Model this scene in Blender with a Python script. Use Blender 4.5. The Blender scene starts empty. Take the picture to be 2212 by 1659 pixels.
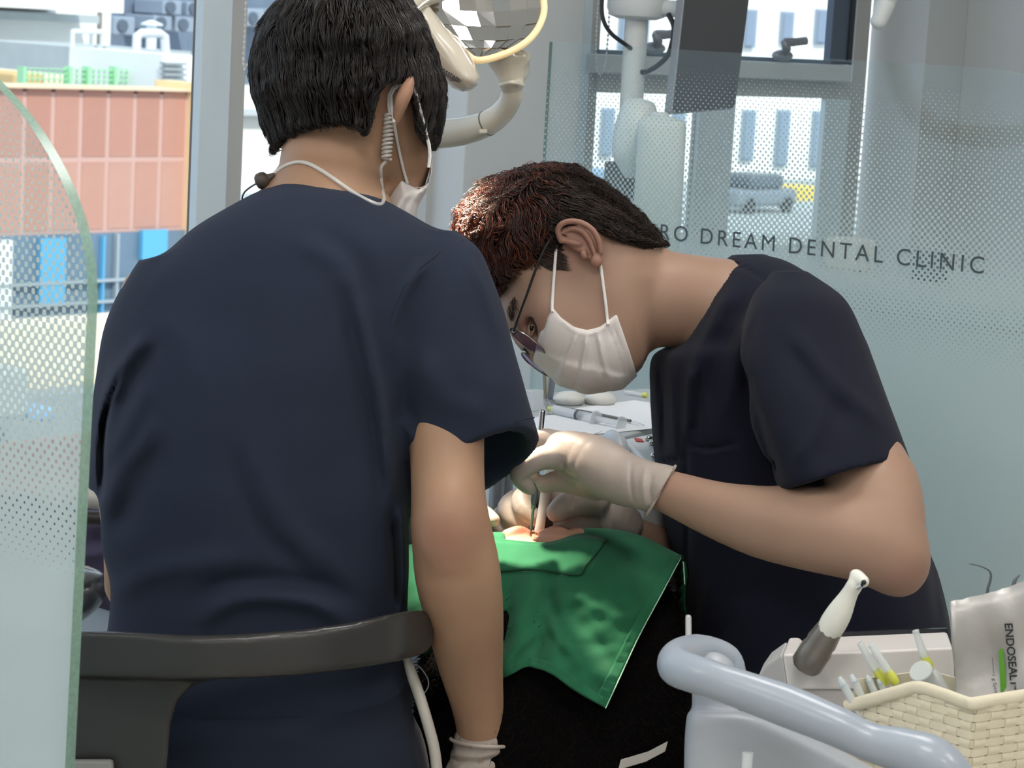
import bpy, math, random
import numpy as np
from mathutils import Matrix, Vector

# ---------------------------------------------------------------- camera
FPX, CX, CY = 5000.0, 1106.0, 829.5
HEAD, PITCH, ROLL, ZC = math.radians(42.0), math.radians(8.75), math.radians(3.2), 1.27
_h = np.array([math.cos(HEAD), math.sin(HEAD), 0.0]); _up = np.array([0, 0, 1.0])
_r0 = np.cross(_h, _up)
_fw = _h * math.cos(PITCH) - _up * math.sin(PITCH)
_u0 = np.cross(_r0, _fw)
_ri = _r0 * math.cos(ROLL) + _u0 * math.sin(ROLL)
_uc = _u0 * math.cos(ROLL) - _r0 * math.sin(ROLL)
RC = np.stack([_ri, _uc, -_fw], axis=1)            # camera axes as columns
TC = np.array([0.0, 0.0, ZC])

scene = bpy.context.scene
COL = scene.collection
cd = bpy.data.cameras.new('camera'); cam = bpy.data.objects.new('camera', cd); COL.objects.link(cam)
m4 = Matrix([[RC[i][0], RC[i][1], RC[i][2], TC[i]] for i in range(3)] + [[0, 0, 0, 1]])
cam.matrix_world = m4
cd.sensor_width = 36.0; cd.lens = 36.0 * FPX / 2212.0; cd.clip_start = 0.05; cd.clip_end = 300
cd.dof.use_dof = True; cd.dof.focus_distance = 2.72; cd.dof.aperture_fstop = 20.0
scene.camera = cam

# ---------------------------------------------------------------- world, sun, exposure
w = bpy.data.worlds.new('sky'); scene.world = w; w.use_nodes = True
bg = w.node_tree.nodes['Background']
bg.inputs['Color'].default_value = (0.72, 0.84, 1.0, 1); bg.inputs['Strength'].default_value = 1.5
sl = bpy.data.lights.new('sun', 'SUN'); sun = bpy.data.objects.new('sun', sl); COL.objects.link(sun)
sl.energy = 3.6; sl.angle = 0.01; sl.color = (1.0, 0.95, 0.86)
sun.rotation_euler = Vector((0.25, 0.75, -0.8)).to_track_quat('-Z', 'Y').to_euler()
vs = scene.view_settings
vs.view_transform = 'Standard'; vs.look = 'None'; vs.gamma = 1.0; vs.use_curve_mapping = False
vs.exposure = 0.0
scene.cycles.max_bounces = 7; scene.cycles.transparent_max_bounces = 14
scene.cycles.diffuse_bounces = 4; scene.cycles.glossy_bounces = 3; scene.cycles.transmission_bounces = 4
scene.cycles.caustics_reflective = False; scene.cycles.caustics_refractive = False
scene.cycles.sample_clamp_indirect = 6.0
CEIL_E, LAMP_W = 16.5, 160.0

# ---------------------------------------------------------------- geometry helpers
rng = np.random.default_rng(7)

def C(px, py, d):
    return np.array([(px - CX) / FPX * d, (CY - py) / FPX * d, -d])

def Wd(p):
    return np.asarray(p, float) @ RC.T + TC

def P(px, py, d):
    return Wd(C(px, py, d))

def ray(px, py):
    v = RC @ np.array([(px - CX) / FPX, (CY - py) / FPX, -1.0]); return v

def onY(px, py, Y):
    v = ray(px, py); return TC + v * (Y - TC[1]) / v[1]

def onX(px, py, X):
    v = ray(px, py); return TC + v * (X - TC[0]) / v[0]

def onZ(px, py, Z):
    v = ray(px, py); return TC + v * (Z - TC[2]) / v[2]

def lin(c):
    if isinstance(c, str):
        c = [int(c[i:i + 2], 16) for i in (0, 2, 4)]
    o = []
    for v in c[:3]:
        v = v / 255.0
        o.append(v / 12.92 if v <= 0.04045 else ((v + 0.055) / 1.055) ** 2.4)
    return (*o, 1.0)

MATS = {}
def mat(name, col, rough=0.5, metal=0.0, bump=0.0, bscale=200.0, var=0.0, vscale=8.0, alpha=None, spec=0.5,
        sss=0.0, trans=0.0, emit=None, estr=0.0, coat=0.0, sheen=0.0, bdist=0.001, stretch=None, ior=1.45):
    if name in MATS: return MATS[name]
    m = bpy.data.materials.new(name); m.use_nodes = True; MATS[name] = m
    nt = m.node_tree; b = nt.nodes['Principled BSDF']
    c = lin(col) if not (isinstance(col, tuple) and len(col) == 4) else col
    b.inputs['Base Color'].default_value = c
    b.inputs['Roughness'].default_value = rough; b.inputs['Metallic'].default_value = metal
    b.inputs['Specular IOR Level'].default_value = spec; b.inputs['IOR'].default_value = ior
    if sss: 
        b.inputs['Subsurface Weight'].default_value = sss; b.inputs['Subsurface Radius'].default_value = (0.012, 0.005, 0.003)
        b.inputs['Subsurface Scale'].default_value = 0.6
    if trans: b.inputs['Transmission Weight'].default_value = trans
    if alpha is not None: b.inputs['Alpha'].default_value = alpha
    if coat: b.inputs['Coat Weight'].default_value = coat; b.inputs['Coat Roughness'].default_value = 0.1
    if sheen: b.inputs['Sheen Weight'].default_value = sheen
    if emit is not None:
        b.inputs['Emission Color'].default_value = lin(emit); b.inputs['Emission Strength'].default_value = estr
    tc = None
    if var or bump:
        tc = nt.nodes.new('ShaderNodeTexCoord')
        src = tc.outputs['Object']
        if stretch:
            mp = nt.nodes.new('ShaderNodeMapping'); mp.inputs['Scale'].default_value = stretch
            nt.links.new(src, mp.inputs['Vector']); src = mp.outputs['Vector']
    if var:
        n = nt.nodes.new('ShaderNodeTexNoise'); n.inputs['Scale'].default_value = vscale; n.inputs['Detail'].default_value = 4
        nt.links.new(src, n.inputs['Vector'])
        r = nt.nodes.new('ShaderNodeMapRange'); r.inputs['From Min'].default_value = 0.3; r.inputs['From Max'].default_value = 0.7
        r.inputs['To Min'].default_value = 1 - var; r.inputs['To Max'].default_value = 1 + var
        nt.links.new(n.outputs['Fac'], r.inputs['Value'])
        mx = nt.nodes.new('ShaderNodeVectorMath'); mx.operation = 'SCALE'
        mx.inputs[0].default_value = c[:3]; nt.links.new(r.outputs['Result'], mx.inputs['Scale'])
        nt.links.new(mx.outputs['Vector'], b.inputs['Base Color'])
    if bump:
        n2 = nt.nodes.new('ShaderNodeTexNoise'); n2.inputs['Scale'].default_value = bscale; n2.inputs['Detail'].default_value = 3
        nt.links.new(src, n2.inputs['Vector'])
        bp = nt.nodes.new('ShaderNodeBump'); bp.inputs['Strength'].default_value = bump; bp.inputs['Distance'].default_value = bdist
        nt.links.new(n2.outputs['Fac'], bp.inputs['Height']); nt.links.new(bp.outputs['Normal'], b.inputs['Normal'])
    return m

def tag(o, label=None, cat=None, group=None, kind=None):
    if label: o['label'] = label
    if cat: o['category'] = cat
    if group: o['group'] = group
    if kind: o['kind'] = kind
    return o

def wloc(o):
    l = np.array(o.location[:])
    while o.parent is not None:
        o = o.parent; l = l + np.array(o.location[:])
    return l

def thing(name, loc, label, cat, group=None, kind=None):
    o = bpy.data.objects.new(name, None); COL.objects.link(o); o.location = [float(v) for v in loc]
    o.empty_display_size = 0.05
    return tag(o, label, cat, group, kind)

def mesh(name, V, Fc, m, parent=None, smooth=True, origin=None):
    """One mesh object from WORLD coordinates; origin at the middle of its base."""
    V = np.asarray(V, float)
    if origin is None:
        lo, hi = V.min(0), V.max(0); origin = np.array([(lo[0] + hi[0]) / 2, (lo[1] + hi[1]) / 2, lo[2]])
    me = bpy.data.meshes.new(name)
    if isinstance(Fc, np.ndarray):
        n, k = Fc.shape
        me.vertices.add(len(V)); me.vertices.foreach_set('co', (V - origin).astype(np.float32).ravel())
        me.loops.add(n * k); me.loops.foreach_set('vertex_index', Fc.astype(np.int32).ravel())
        me.polygons.add(n); me.polygons.foreach_set('loop_start', np.arange(0, n * k, k, dtype=np.int32))
        me.update(calc_edges=True); me.validate()
    else:
        me.from_pydata((V - origin).tolist(), [], [list(map(int, f)) for f in Fc]); me.update()
    if smooth: me.polygons.foreach_set('use_smooth', np.ones(len(me.polygons), bool))
    o = bpy.data.objects.new(name, me); COL.objects.link(o)
    if m is not None:
        for mm in (m if isinstance(m, (list, tuple)) else [m]): me.materials.append(mm)
    if parent is not None:
        o.parent = parent; o.location = (origin - wloc(parent)).tolist()
    else:
        o.location = origin.tolist()
    return o

class MB:
    """collects shapes (world coordinates) for ONE mesh"""
    def __init__(s): s.v = []; s.f = []
    def add(s, V, Fc):
        n = len(s.v); s.v += [tuple(map(float, p)) for p in V]; s.f += [tuple(int(i) + n for i in f) for f in Fc]; return s
    def box(s, lo, hi):
        a, b = np.minimum(lo, hi), np.maximum(lo, hi)
        V = [(x, y, z) for x in (a[0], b[0]) for y in (a[1], b[1]) for z in (a[2], b[2])]
        return s.add(V, [(0, 1, 3, 2), (4, 6, 7, 5), (0, 4, 5, 1), (2, 3, 7, 6), (0, 2, 6, 4), (1, 5, 7, 3)])
    def obox(s, c, ax, h):
        """oriented box: centre, three axes (rows), half sizes"""
        c = np.asarray(c); ax = np.asarray(ax)
        V = [c + ax[0] * h[0] * i + ax[1] * h[1] * j + ax[2] * h[2] * k for i in (-1, 1) for j in (-1, 1) for k in (-1, 1)]
        return s.add(V, [(0, 1, 3, 2), (4, 6, 7, 5), (0, 4, 5, 1), (2, 3, 7, 6), (0, 2, 6, 4), (1, 5, 7, 3)])
    def tube(s, pts, rad, n=12, caps=True, flat=1.0):
        pts = np.asarray(pts, float); m = len(pts)
        rad = np.full(m, rad) if np.isscalar(rad) else np.asarray(rad, float)
        t = np.gradient(pts, axis=0); t /= np.linalg.norm(t, axis=1)[:, None] + 1e-12
        ref = np.array([0, 0, 1.0]) if abs(t[0][2]) < 0.9 else np.array([1.0, 0, 0])
        a = np.cross(t[0], ref); a /= np.linalg.norm(a)
        V = []
        for i in range(m):
            a = a - t[i] * np.dot(a, t[i]); a /= np.linalg.norm(a); b = np.cross(t[i], a)
            for k in range(n):
                q = 2 * math.pi * k / n
                V.append(pts[i] + rad[i] * (math.cos(q) * a * flat + math.sin(q) * b))
        Fc = [(i * n + k, i * n + (k + 1) % n, (i + 1) * n + (k + 1) % n, (i + 1) * n + k) for i in range(m - 1) for k in range(n)]
        if caps: Fc += [tuple(range(n - 1, -1, -1)), tuple((m - 1) * n + k for k in range(n))]
        return s.add(V, Fc)
    def lathe(s, base, axis, prof, n=24):
        """prof: (distance along axis, radius)"""
        base = np.asarray(base, float); axis = np.asarray(axis, float); axis = axis / np.linalg.norm(axis)
        ref = np.array([0, 0, 1.0]) if abs(axis[2]) < 0.9 else np.array([1.0, 0, 0])
        a = np.cross(axis, ref); a /= np.linalg.norm(a); b = np.cross(axis, a)
        V = [base + axis * h + r * (math.cos(2 * math.pi * k / n) * a + math.sin(2 * math.pi * k / n) * b) for h, r in prof for k in range(n)]
        m = len(prof)
        Fc = [(i * n + k, i * n + (k + 1) % n, (i + 1) * n + (k + 1) % n, (i + 1) * n + k) for i in range(m - 1) for k in range(n)]
        Fc += [tuple(range(n - 1, -1, -1)), tuple((m - 1) * n + k for k in range(n))]
        return s.add(V, Fc)
    def prism(s, poly, vec):
        """closed planar polygon (world points) extruded by vec"""
        poly = np.asarray(poly, float); n = len(poly); V = np.vstack([poly, poly + np.asarray(vec)])
        Fc = [tuple(range(n)), tuple(range(2 * n - 1, n - 1, -1))] + [(i, i + n, (i + 1) % n + n, (i + 1) % n) for i in range(n)]
        return s.add(V, Fc)
    def sphere(s, c, r, n=16, m=10, ax=None):
        r = np.array([r, r, r]) if np.isscalar(r) else np.asarray(r); ax = np.eye(3) if ax is None else np.asarray(ax)
        V = [np.asarray(c) + (r * np.array([math.sin(math.pi * i / m) * math.cos(2 * math.pi * k / n), math.sin(math.pi * i / m) * math.sin(2 * math.pi * k / n), math.cos(math.pi * i / m)])) @ ax
             for i in range(m + 1) for k in range(n)]
        Fc = [(i * n + k, (i + 1) * n + k, (i + 1) * n + (k + 1) % n, i * n + (k + 1) % n) for i in range(m) for k in range(n)]
        return s.add(V, Fc)
    def build(s, name, m, parent=None, smooth=False, bevel=0.0, seg=2, auto=True):
        o = mesh(name, s.v, s.f, m, parent, smooth)
        if bevel:
            md = o.modifiers.new('bevel', 'BEVEL'); md.width = bevel; md.segments = seg; md.limit_method = 'ANGLE'; md.angle_limit = 0.6
            o.data.polygons.foreach_set('use_smooth', np.ones(len(o.data.polygons), bool)); md.harden_normals = True
        elif auto and not smooth:
            pass
        elif smooth:
            sharp(o)
        return o

def sharp(o, ang=40):
    try:
        o.data.set_sharp_from_angle(angle=math.radians(ang))
    except Exception: pass
    return o

def spline(pts, n=8):
    """Catmull-Rom through rows of numbers"""
    p = np.asarray(pts, float); p = np.vstack([2 * p[0] - p[1], p, 2 * p[-1] - p[-2]]); out = []
    for i in range(1, len(p) - 2):
        for t in np.linspace(0, 1, n, endpoint=False):
            a, b, c, d = p[i - 1], p[i], p[i + 1], p[i + 2]
            out.append(0.5 * ((2 * b) + (-a + c) * t + (2 * a - 5 * b + 4 * c - d) * t * t + (-a + 3 * b - 3 * c + d) * t ** 3))
    out.append(p[-2]); return np.array(out)

def pathP(pts, n=8):
    """smooth world path through (px, py, depth) points"""
    s = spline(pts, n); return np.array([P(*q[:3]) for q in s])

# ---------------------------------------------------------------- distance-field modelling (camera-aligned working frame)
def smin(a, b, k):
    if k <= 0: return np.minimum(a, b)
    h = np.clip(0.5 + 0.5 * (b - a) / k, 0, 1); return b + (a - b) * h - k * h * (1 - h)

def smax(a, b, k): return -smin(-a, -b, k)

class SDF:
    def __init__(s, lo, hi, h):
        s.lo = np.asarray(lo, float); s.h = h
        n = np.ceil((np.asarray(hi) - s.lo) / h).astype(int) + 1
        s.ax = [(s.lo[i] + h * np.arange(n[i])).astype(np.float32) for i in range(3)]
        s.v = np.full(n, 0.5, np.float32)
    def sl(s, lo, hi):
        r = []
        for i in range(3):
            a = int(np.clip(np.floor((lo[i] - s.lo[i]) / s.h), 0, len(s.ax[i]))); b = int(np.clip(np.ceil((hi[i] - s.lo[i]) / s.h) + 1, 0, len(s.ax[i])))
            r.append(slice(a, b))
        return tuple(r)
    def grid(s, sl=None):
        sl = sl or (slice(None),) * 3
        return s.ax[0][sl[0]][:, None, None], s.ax[1][sl[1]][None, :, None], s.ax[2][sl[2]][None, None, :]
    def pix(s, sl=None):
        X, Y, Z = s.grid(sl); return CX + X / (-Z) * FPX, CY - Y / (-Z) * FPX, -Z
    def op(s, d, sl, k, mode='add'):
        if mode == 'add': s.v[sl] = smin(s.v[sl], d, k)
        elif mode == 'sub': s.v[sl] = smax(s.v[sl], -d, k)
        else: s.v[sl] = smax(s.v[sl], d, k)
    def cap(s, a, b, ra, rb, k=0.01, mode='add'):
        a, b = np.asarray(a, float), np.asarray(b, float); m = max(ra, rb) + max(k, 0) + 3 * s.h
        sl = s.sl(np.minimum(a, b) - m, np.maximum(a, b) + m)
        if any(q.start >= q.stop for q in sl): return
        X, Y, Z = s.grid(sl); ba = b - a; L = float(ba @ ba) + 1e-12
        t = np.clip(((X - a[0]) * ba[0] + (Y - a[1]) * ba[1] + (Z - a[2]) * ba[2]) / L, 0, 1)
        d = np.sqrt((X - a[0] - ba[0] * t) ** 2 + (Y - a[1] - ba[1] * t) ** 2 + (Z - a[2] - ba[2] * t) ** 2) - (ra + (rb - ra) * t)
        s.op(d, sl, k, mode)
    def chain(s, pts, k=0.01, mode='add', n=3):
        """pts: (px, py, depth, radius in px)"""
        q = spline(pts, n) if n > 1 else np.asarray(pts, float)
        for i in range(len(q) - 1):
            s.cap(C(*q[i][:3]), C(*q[i + 1][:3]), q[i][3] * q[i][2] / FPX, q[i + 1][3] * q[i + 1][2] / FPX, k if i == 0 else min(k, 0.004), mode)
    def limb(s, pts, k=0.012, n=3, mode='add'):
        """a chain united sharply on its own, then blended in once"""
        q = spline(pts, n) if n > 1 else np.asarray(pts, float)
        A = np.array([C(*r[:3]) for r in q]); R = q[:, 3] * q[:, 2] / FPX; m = R.max() + k + 3 * s.h
        sl = s.sl(A.min(0) - m, A.max(0) + m)
        if any(z.start >= z.stop for z in sl): return
        X, Y, Z = s.grid(sl); best = None
        for i in range(len(A) - 1):
            a = A[i]; ba = A[i + 1] - a; L = float(ba @ ba) + 1e-12
            t = np.clip(((X - a[0]) * ba[0] + (Y - a[1]) * ba[1] + (Z - a[2]) * ba[2]) / L, 0, 1)
            d = np.sqrt((X - a[0] - ba[0] * t) ** 2 + (Y - a[1] - ba[1] * t) ** 2 + (Z - a[2] - ba[2] * t) ** 2) - (R[i] + (R[i + 1] - R[i]) * t)
            best = d if best is None else np.minimum(best, d)
        s.op(best, sl, k, mode)
    def ell(s, c, r, ax=None, k=0.01, mode='add'):
        c = np.asarray(c, float); r = np.asarray(r, float); ax = np.eye(3) if ax is None else np.asarray(ax)
        m = r.max() + k + 3 * s.h; sl = s.sl(c - m, c + m)
        if any(q.start >= q.stop for q in sl): return
        X, Y, Z = s.grid(sl); X = X - c[0]; Y = Y - c[1]; Z = Z - c[2]
        q = [(X * ax[i][0] + Y * ax[i][1] + Z * ax[i][2]) for i in range(3)]
        k0 = np.sqrt(sum((q[i] / r[i]) ** 2 for i in range(3))); k1 = np.sqrt(sum((q[i] / r[i] ** 2) ** 2 for i in range(3))) + 1e-9
        s.op(k0 * (k0 - 1) / k1, sl, k, mode)
    def loft(s, rows, k=0.01, n=2.3, mode='add'):
        """rows: (py, left px, right px, depth, half depth in m): a solid whose outline follows the rows"""
        r = np.asarray(rows, float); d0 = r[:, 3].min() - r[:, 4].max(); d1 = r[:, 3].max() + r[:, 4].max(); m = k + 4 * s.h
        cs = np.array([C(x, y, d) for y, x0, x1, dd, hh in r for x in (x0, x1) for d in (d0, d1)])
        sl = s.sl(cs.min(0) - m, cs.max(0) + m)
        if any(q.start >= q.stop for q in sl): return
        U, V, D = s.pix(sl)
        q = np.array(spline(r, 6)); o = np.argsort(q[:, 0]); q = q[o]
        f = lambda c: np.interp(V, q[:, 0], q[:, c])
        hw = np.maximum((f(2) - f(1)) / 2, 2.0); cx = (f(1) + f(2)) / 2; hd = np.maximum(f(4), 0.004)
        rr = (np.abs((U - cx) / hw) ** n + np.abs((D - f(3)) / hd) ** n) ** (1.0 / n)
        d = (rr - 1) * np.minimum(hw * D / FPX, hd)
        e = np.maximum(q[0, 0] - V, V - q[-1, 0]) * D / FPX
        d = np.maximum(d, e)
        s.op(d, sl, k, mode)
    def poly(s, pts, dc, T, s0=0.02, k=0.006, mode='add', tilt=(0, 0), dref=None):
        """pixel outline inflated about depth dc to half thickness T"""
        p = np.asarray(pts, float); lo2, hi2 = p.min(0), p.max(0); m = k + 4 * s.h
        dm = abs(tilt[0]) * (hi2[0] - lo2[0]) + abs(tilt[1]) * (hi2[1] - lo2[1])
        cs = np.array([C(x, y, d) for x in (lo2[0], hi2[0]) for y in (lo2[1], hi2[1]) for d in (dc - T - dm, dc + T + dm)])
        sl = s.sl(cs.min(0) - m, cs.max(0) + m)
        if any(q.start >= q.stop for q in sl): return
        U, V, D = s.pix(sl); U, V = np.broadcast_arrays(U, V)
        best = np.full(U.shape, 1e9, np.float32); ins = np.zeros(U.shape, bool)
        for i in range(len(p)):
            a, b = p[i], p[(i + 1) % len(p)]; e = b - a
            t = np.clip(((U - a[0]) * e[0] + (V - a[1]) * e[1]) / (e @ e + 1e-9), 0, 1)
            best = np.minimum(best, (U - a[0] - e[0] * t) ** 2 + (V - a[1] - e[1] * t) ** 2)
            c = ((a[1] <= V) & (b[1] > V)) | ((b[1] <= V) & (a[1] > V))
            with np.errstate(divide='ignore', invalid='ignore'):
                xs = a[0] + (V - a[1]) / (e[1] if abs(e[1]) > 1e-9 else 1e-9) * e[0]
            ins ^= c & (U < xs)
        sd = np.sqrt(best) * D / FPX; sd = np.where(ins, -sd, sd)
        dcc = dc + tilt[0] * (U - p[:, 0].mean()) + tilt[1] * (V - p[:, 1].mean())
        half = T * np.sqrt(np.clip(1 - (1 - np.clip(-sd / s0, 0, 1)) ** 2, 0, 1))
        d = np.where(ins, np.maximum(sd * 0.5, np.abs(D - dcc) - half), np.maximum(sd, np.abs(D - dcc) - T * 0))
        s.op(d.astype(np.float32), sl, k, mode)
    def prism2d(s, pts, sl=None):
        p = np.asarray(pts, float); U, V, D = s.pix(sl); U, V = np.broadcast_arrays(U, V)
        best = np.full(U.shape, 1e9, np.float32); ins = np.zeros(U.shape, bool)
        for i in range(len(p)):
            a, b = p[i], p[(i + 1) % len(p)]; e = b - a
            t = np.clip(((U - a[0]) * e[0] + (V - a[1]) * e[1]) / (e @ e + 1e-9), 0, 1)
            best = np.minimum(best, (U - a[0] - e[0] * t) ** 2 + (V - a[1] - e[1] * t) ** 2)
            c = ((a[1] <= V) & (b[1] > V)) | ((b[1] <= V) & (a[1] > V))
            ins ^= c & (U < a[0] + (V - a[1]) / (e[1] if abs(e[1]) > 1e-9 else 1e-9) * e[0])
        sd = np.sqrt(best) * D / FPX; return np.where(ins, -sd, sd).astype(np.float32)
    def fill_from(s, other, off=0.0):
        X, Y, Z = np.broadcast_arrays(*s.grid()); p = np.stack([X.ravel(), Y.ravel(), Z.ravel()], 1)
        s.v = (other.sample(p) - off).reshape(s.v.shape).astype(np.float32)
    def plane(s, p1, p2, p3, inside, k=0.002):
        """keep the side of the plane on which 'inside' lies"""
        n = np.cross(p2 - p1, p3 - p1); n /= np.linalg.norm(n)
        if (inside - p1) @ n > 0: n = -n
        X, Y, Z = s.grid(); d = (X - p1[0]) * n[0] + (Y - p1[1]) * n[1] + (Z - p1[2]) * n[2]
        s.v = smax(s.v, d.astype(np.float32), k)
    def crease(s, lines, near=None):
        """folds: (list of px points, half width px, height m [, depth limit]); ridges (+) and valleys (-) on the camera side and through"""
        U, V, D = s.pix(); act = np.abs(s.v) < 0.03
        Ux, Vx, Dx = [np.broadcast_to(q, s.v.shape)[act] for q in (U, V, D)]
        acc = np.zeros(Ux.shape, np.float32)
        for ln in lines:
            p = np.asarray(spline(ln[0], 5) if len(ln[0]) > 2 else ln[0], float); wd, ht = ln[1], ln[2]
            best = np.full(Ux.shape, 1e9, np.float32); tt = np.zeros(Ux.shape, np.float32)
            for i in range(len(p) - 1):
                a, b = p[i], p[i + 1]; e = b - a
                t = np.clip(((Ux - a[0]) * e[0] + (Vx - a[1]) * e[1]) / (e @ e + 1e-9), 0, 1)
                d2 = (Ux - a[0] - e[0] * t) ** 2 + (Vx - a[1] - e[1] * t) ** 2
                c = d2 < best; best = np.where(c, d2, best); tt = np.where(c, (i + t) / (len(p) - 1), tt)
            g = np.exp(-best / (wd * wd)) * np.clip(np.minimum(tt, 1 - tt) * 5 + 0.15, 0, 1)
            if len(ln) > 3: g = g * (Dx < ln[3])
            acc += ht * g
        s.v[act] -= acc
    def noise(s, amp, freq, seed=0):
        r = np.random.default_rng(seed); X, Y, Z = s.grid(); acc = 0
        for i in range(6):
            k = r.normal(size=3); k = k / np.linalg.norm(k) * freq * r.uniform(0.6, 1.6); ph = r.uniform(0, 6.28)
            acc = acc + np.sin(X * k[0] + Y * k[1] + Z * k[2] + ph)
        s.v += (amp * acc / 3).astype(np.float32)
    def sample(s, p):
        q = (np.asarray(p) - s.lo) / s.h; n = np.array(s.v.shape) - 2
        q = np.clip(q, 0, n + 0.999); i = np.minimum(q.astype(int), n); f = q - i; o = 0
        for a in (0, 1):
            for b in (0, 1):
                for c in (0, 1):
                    wgt = (f[:, 0] if a else 1 - f[:, 0]) * (f[:, 1] if b else 1 - f[:, 1]) * (f[:, 2] if c else 1 - f[:, 2])
                    o = o + wgt * s.v[i[:, 0] + a, i[:, 1] + b, i[:, 2] + c]
        return o
    def grad(s, p):
        e = s.h; g = np.stack([s.sample(p + np.eye(3)[i] * e) - s.sample(p - np.eye(3)[i] * e) for i in range(3)], 1)
        return g / (np.linalg.norm(g, axis=1)[:, None] + 1e-9)
    def polys(s, smooth=2):
        v = s.v.copy()
        for i in range(3):
            for e in (0, -1):
                ix = [slice(None)] * 3; ix[i] = e; v[tuple(ix)] = np.maximum(v[tuple(ix)], s.h)
        ins = v < 0
        c = np.zeros(tuple(n - 1 for n in v.shape), np.uint8)
        for a in (0, 1):
            for b in (0, 1):
                for g in (0, 1):
                    c += ins[a:v.shape[0] - 1 + a, b:v.shape[1] - 1 + b, g:v.shape[2] - 1 + g]
        idx = np.argwhere((c > 0) & (c < 8)); vid = np.full(c.shape, -1, np.int32); vid[tuple(idx.T)] = np.arange(len(idx))
        off = np.array([[a, b, g] for a in (0, 1) for b in (0, 1) for g in (0, 1)])
        cv = np.stack([v[tuple((idx + o).T)] for o in off], 1); acc = np.zeros((len(idx), 3)); cnt = np.zeros(len(idx))
        for i in range(8):
            for j in range(i + 1, 8):
                if np.abs(off[i] - off[j]).sum() != 1: continue
                m = (cv[:, i] < 0) != (cv[:, j] < 0); t = np.where(m, cv[:, i] / (cv[:, i] - cv[:, j] + 1e-12), 0)
                acc += m[:, None] * (off[i] + t[:, None] * (off[j] - off[i])); cnt += m
        V = s.lo + s.h * (idx + acc / cnt[:, None]); Q = []
        for axn in range(3):
            a = [slice(None)] * 3; b = [slice(None)] * 3; a[axn] = slice(0, -1); b[axn] = slice(1, None)
            ch = ins[tuple(a)] != ins[tuple(b)]; e = np.argwhere(ch); up = ins[tuple(e.T)]
            o1, o2 = [(1, 2), (2, 0), (0, 1)][axn]; d1 = np.zeros(3, int); d2 = np.zeros(3, int); d1[o1] = 1; d2[o2] = 1
            ok = (e[:, o1] > 0) & (e[:, o2] > 0) & (e[:, o1] < c.shape[o1]) & (e[:, o2] < c.shape[o2]); e = e[ok]; up = up[ok]
            q = np.stack([vid[tuple((e - d1 - d2).T)], vid[tuple((e - d2).T)], vid[tuple(e.T)], vid[tuple((e - d1).T)]], 1)
            q[~up] = q[~up][:, ::-1]; Q.append(q)
        Q = np.vstack(Q); Q = Q[(Q >= 0).all(1)]
        for _ in range(smooth):
            sm = np.zeros_like(V); ct = np.zeros(len(V))
            for i in range(4):
                a, b = Q[:, i], Q[:, (i + 1) % 4]
                for ax_ in range(3):
                    sm[:, ax_] += np.bincount(a, V[b, ax_], len(V)) + np.bincount(b, V[a, ax_], len(V))
                ct += np.bincount(a, minlength=len(V)) + np.bincount(b, minlength=len(V))
            V = V * 0.4 + 0.6 * sm / np.maximum(ct, 1)[:, None]
        return V, Q
    def build(s, name, m, parent=None, smooth=2):
        V, Q = s.polys(smooth); return mesh(name, Wd(V), Q, m, parent, True)

def box_of(pts, pad=0.02):
    """working bounds around (px, py, depth) corners"""
    a = np.array([C(*p) for p in pts]); return a.min(0) - pad, a.max(0) + pad

def vcol(o, fn):
    """colour attribute 'tint' from a function of world positions"""
    n = len(o.data.vertices); co = np.empty(n * 3, np.float32); o.data.vertices.foreach_get('co', co)
    co = co.reshape(-1, 3) + wloc(o); c = fn(co); a = o.data.color_attributes.new('tint', 'FLOAT_COLOR', 'POINT')
    c4 = np.ones((n, 4), np.float32); c4[:, :3] = c; a.data.foreach_set('color', c4.ravel())

def hair(name, curves, rad, m, parent):
    """curves: list of (k,3) world arrays -> one hair object"""
    hc = bpy.data.hair_curves.new(name); hc.add_curves([len(c) for c in curves])
    A = np.vstack(curves); org = A.mean(0); hc.position_data.foreach_set('vector', (A - org).astype(np.float32).ravel())
    R = np.concatenate([rad * (1 - 0.85 * np.linspace(0, 1, len(c)) ** 2) for c in curves]).astype(np.float32)
    at = hc.attributes.get('radius') or hc.attributes.new('radius', 'FLOAT', 'POINT'); at.data.foreach_set('value', R)
    hc.materials.append(m); o = bpy.data.objects.new(name, hc); COL.objects.link(o)
    if parent is not None: o.parent = parent; o.location = (org - wloc(parent)).tolist()
    else: o.location = org.tolist()
    return o

def text_on(name, body, p0, p1, up, height, m, parent, bold=0.0, space=1.0, thick=.0):
    """flat lettering running from p0 to p1 (world), letters standing along 'up'"""
    fc = bpy.data.curves.new(name, 'FONT'); fc.body = body; fc.size = 1.0; fc.space_character = space; fc.offset = bold
    t = bpy.data.objects.new(name, fc); COL.objects.link(t); bpy.context.view_layer.update()
    me = bpy.data.meshes.new_from_object(t.evaluated_get(bpy.context.evaluated_depsgraph_get())); bpy.data.objects.remove(t)
    n = len(me.vertices); co = np.empty(n * 3, np.float32); me.vertices.foreach_get('co', co); co = co.reshape(-1, 3)
    x0, x1 = co[:, 0].min(), co[:, 0].max(); ex = np.asarray(p1) - np.asarray(p0); ey = np.asarray(up, float); ey = ey / np.linalg.norm(ey)
    V = np.asarray(p0) + ((co[:, :1] - x0) / (x1 - x0)) * ex + co[:, 1:2] / .7 * height * ey
    return mesh(name, V, [tuple(p.vertices) for p in me.polygons], m, parent, False)
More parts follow.
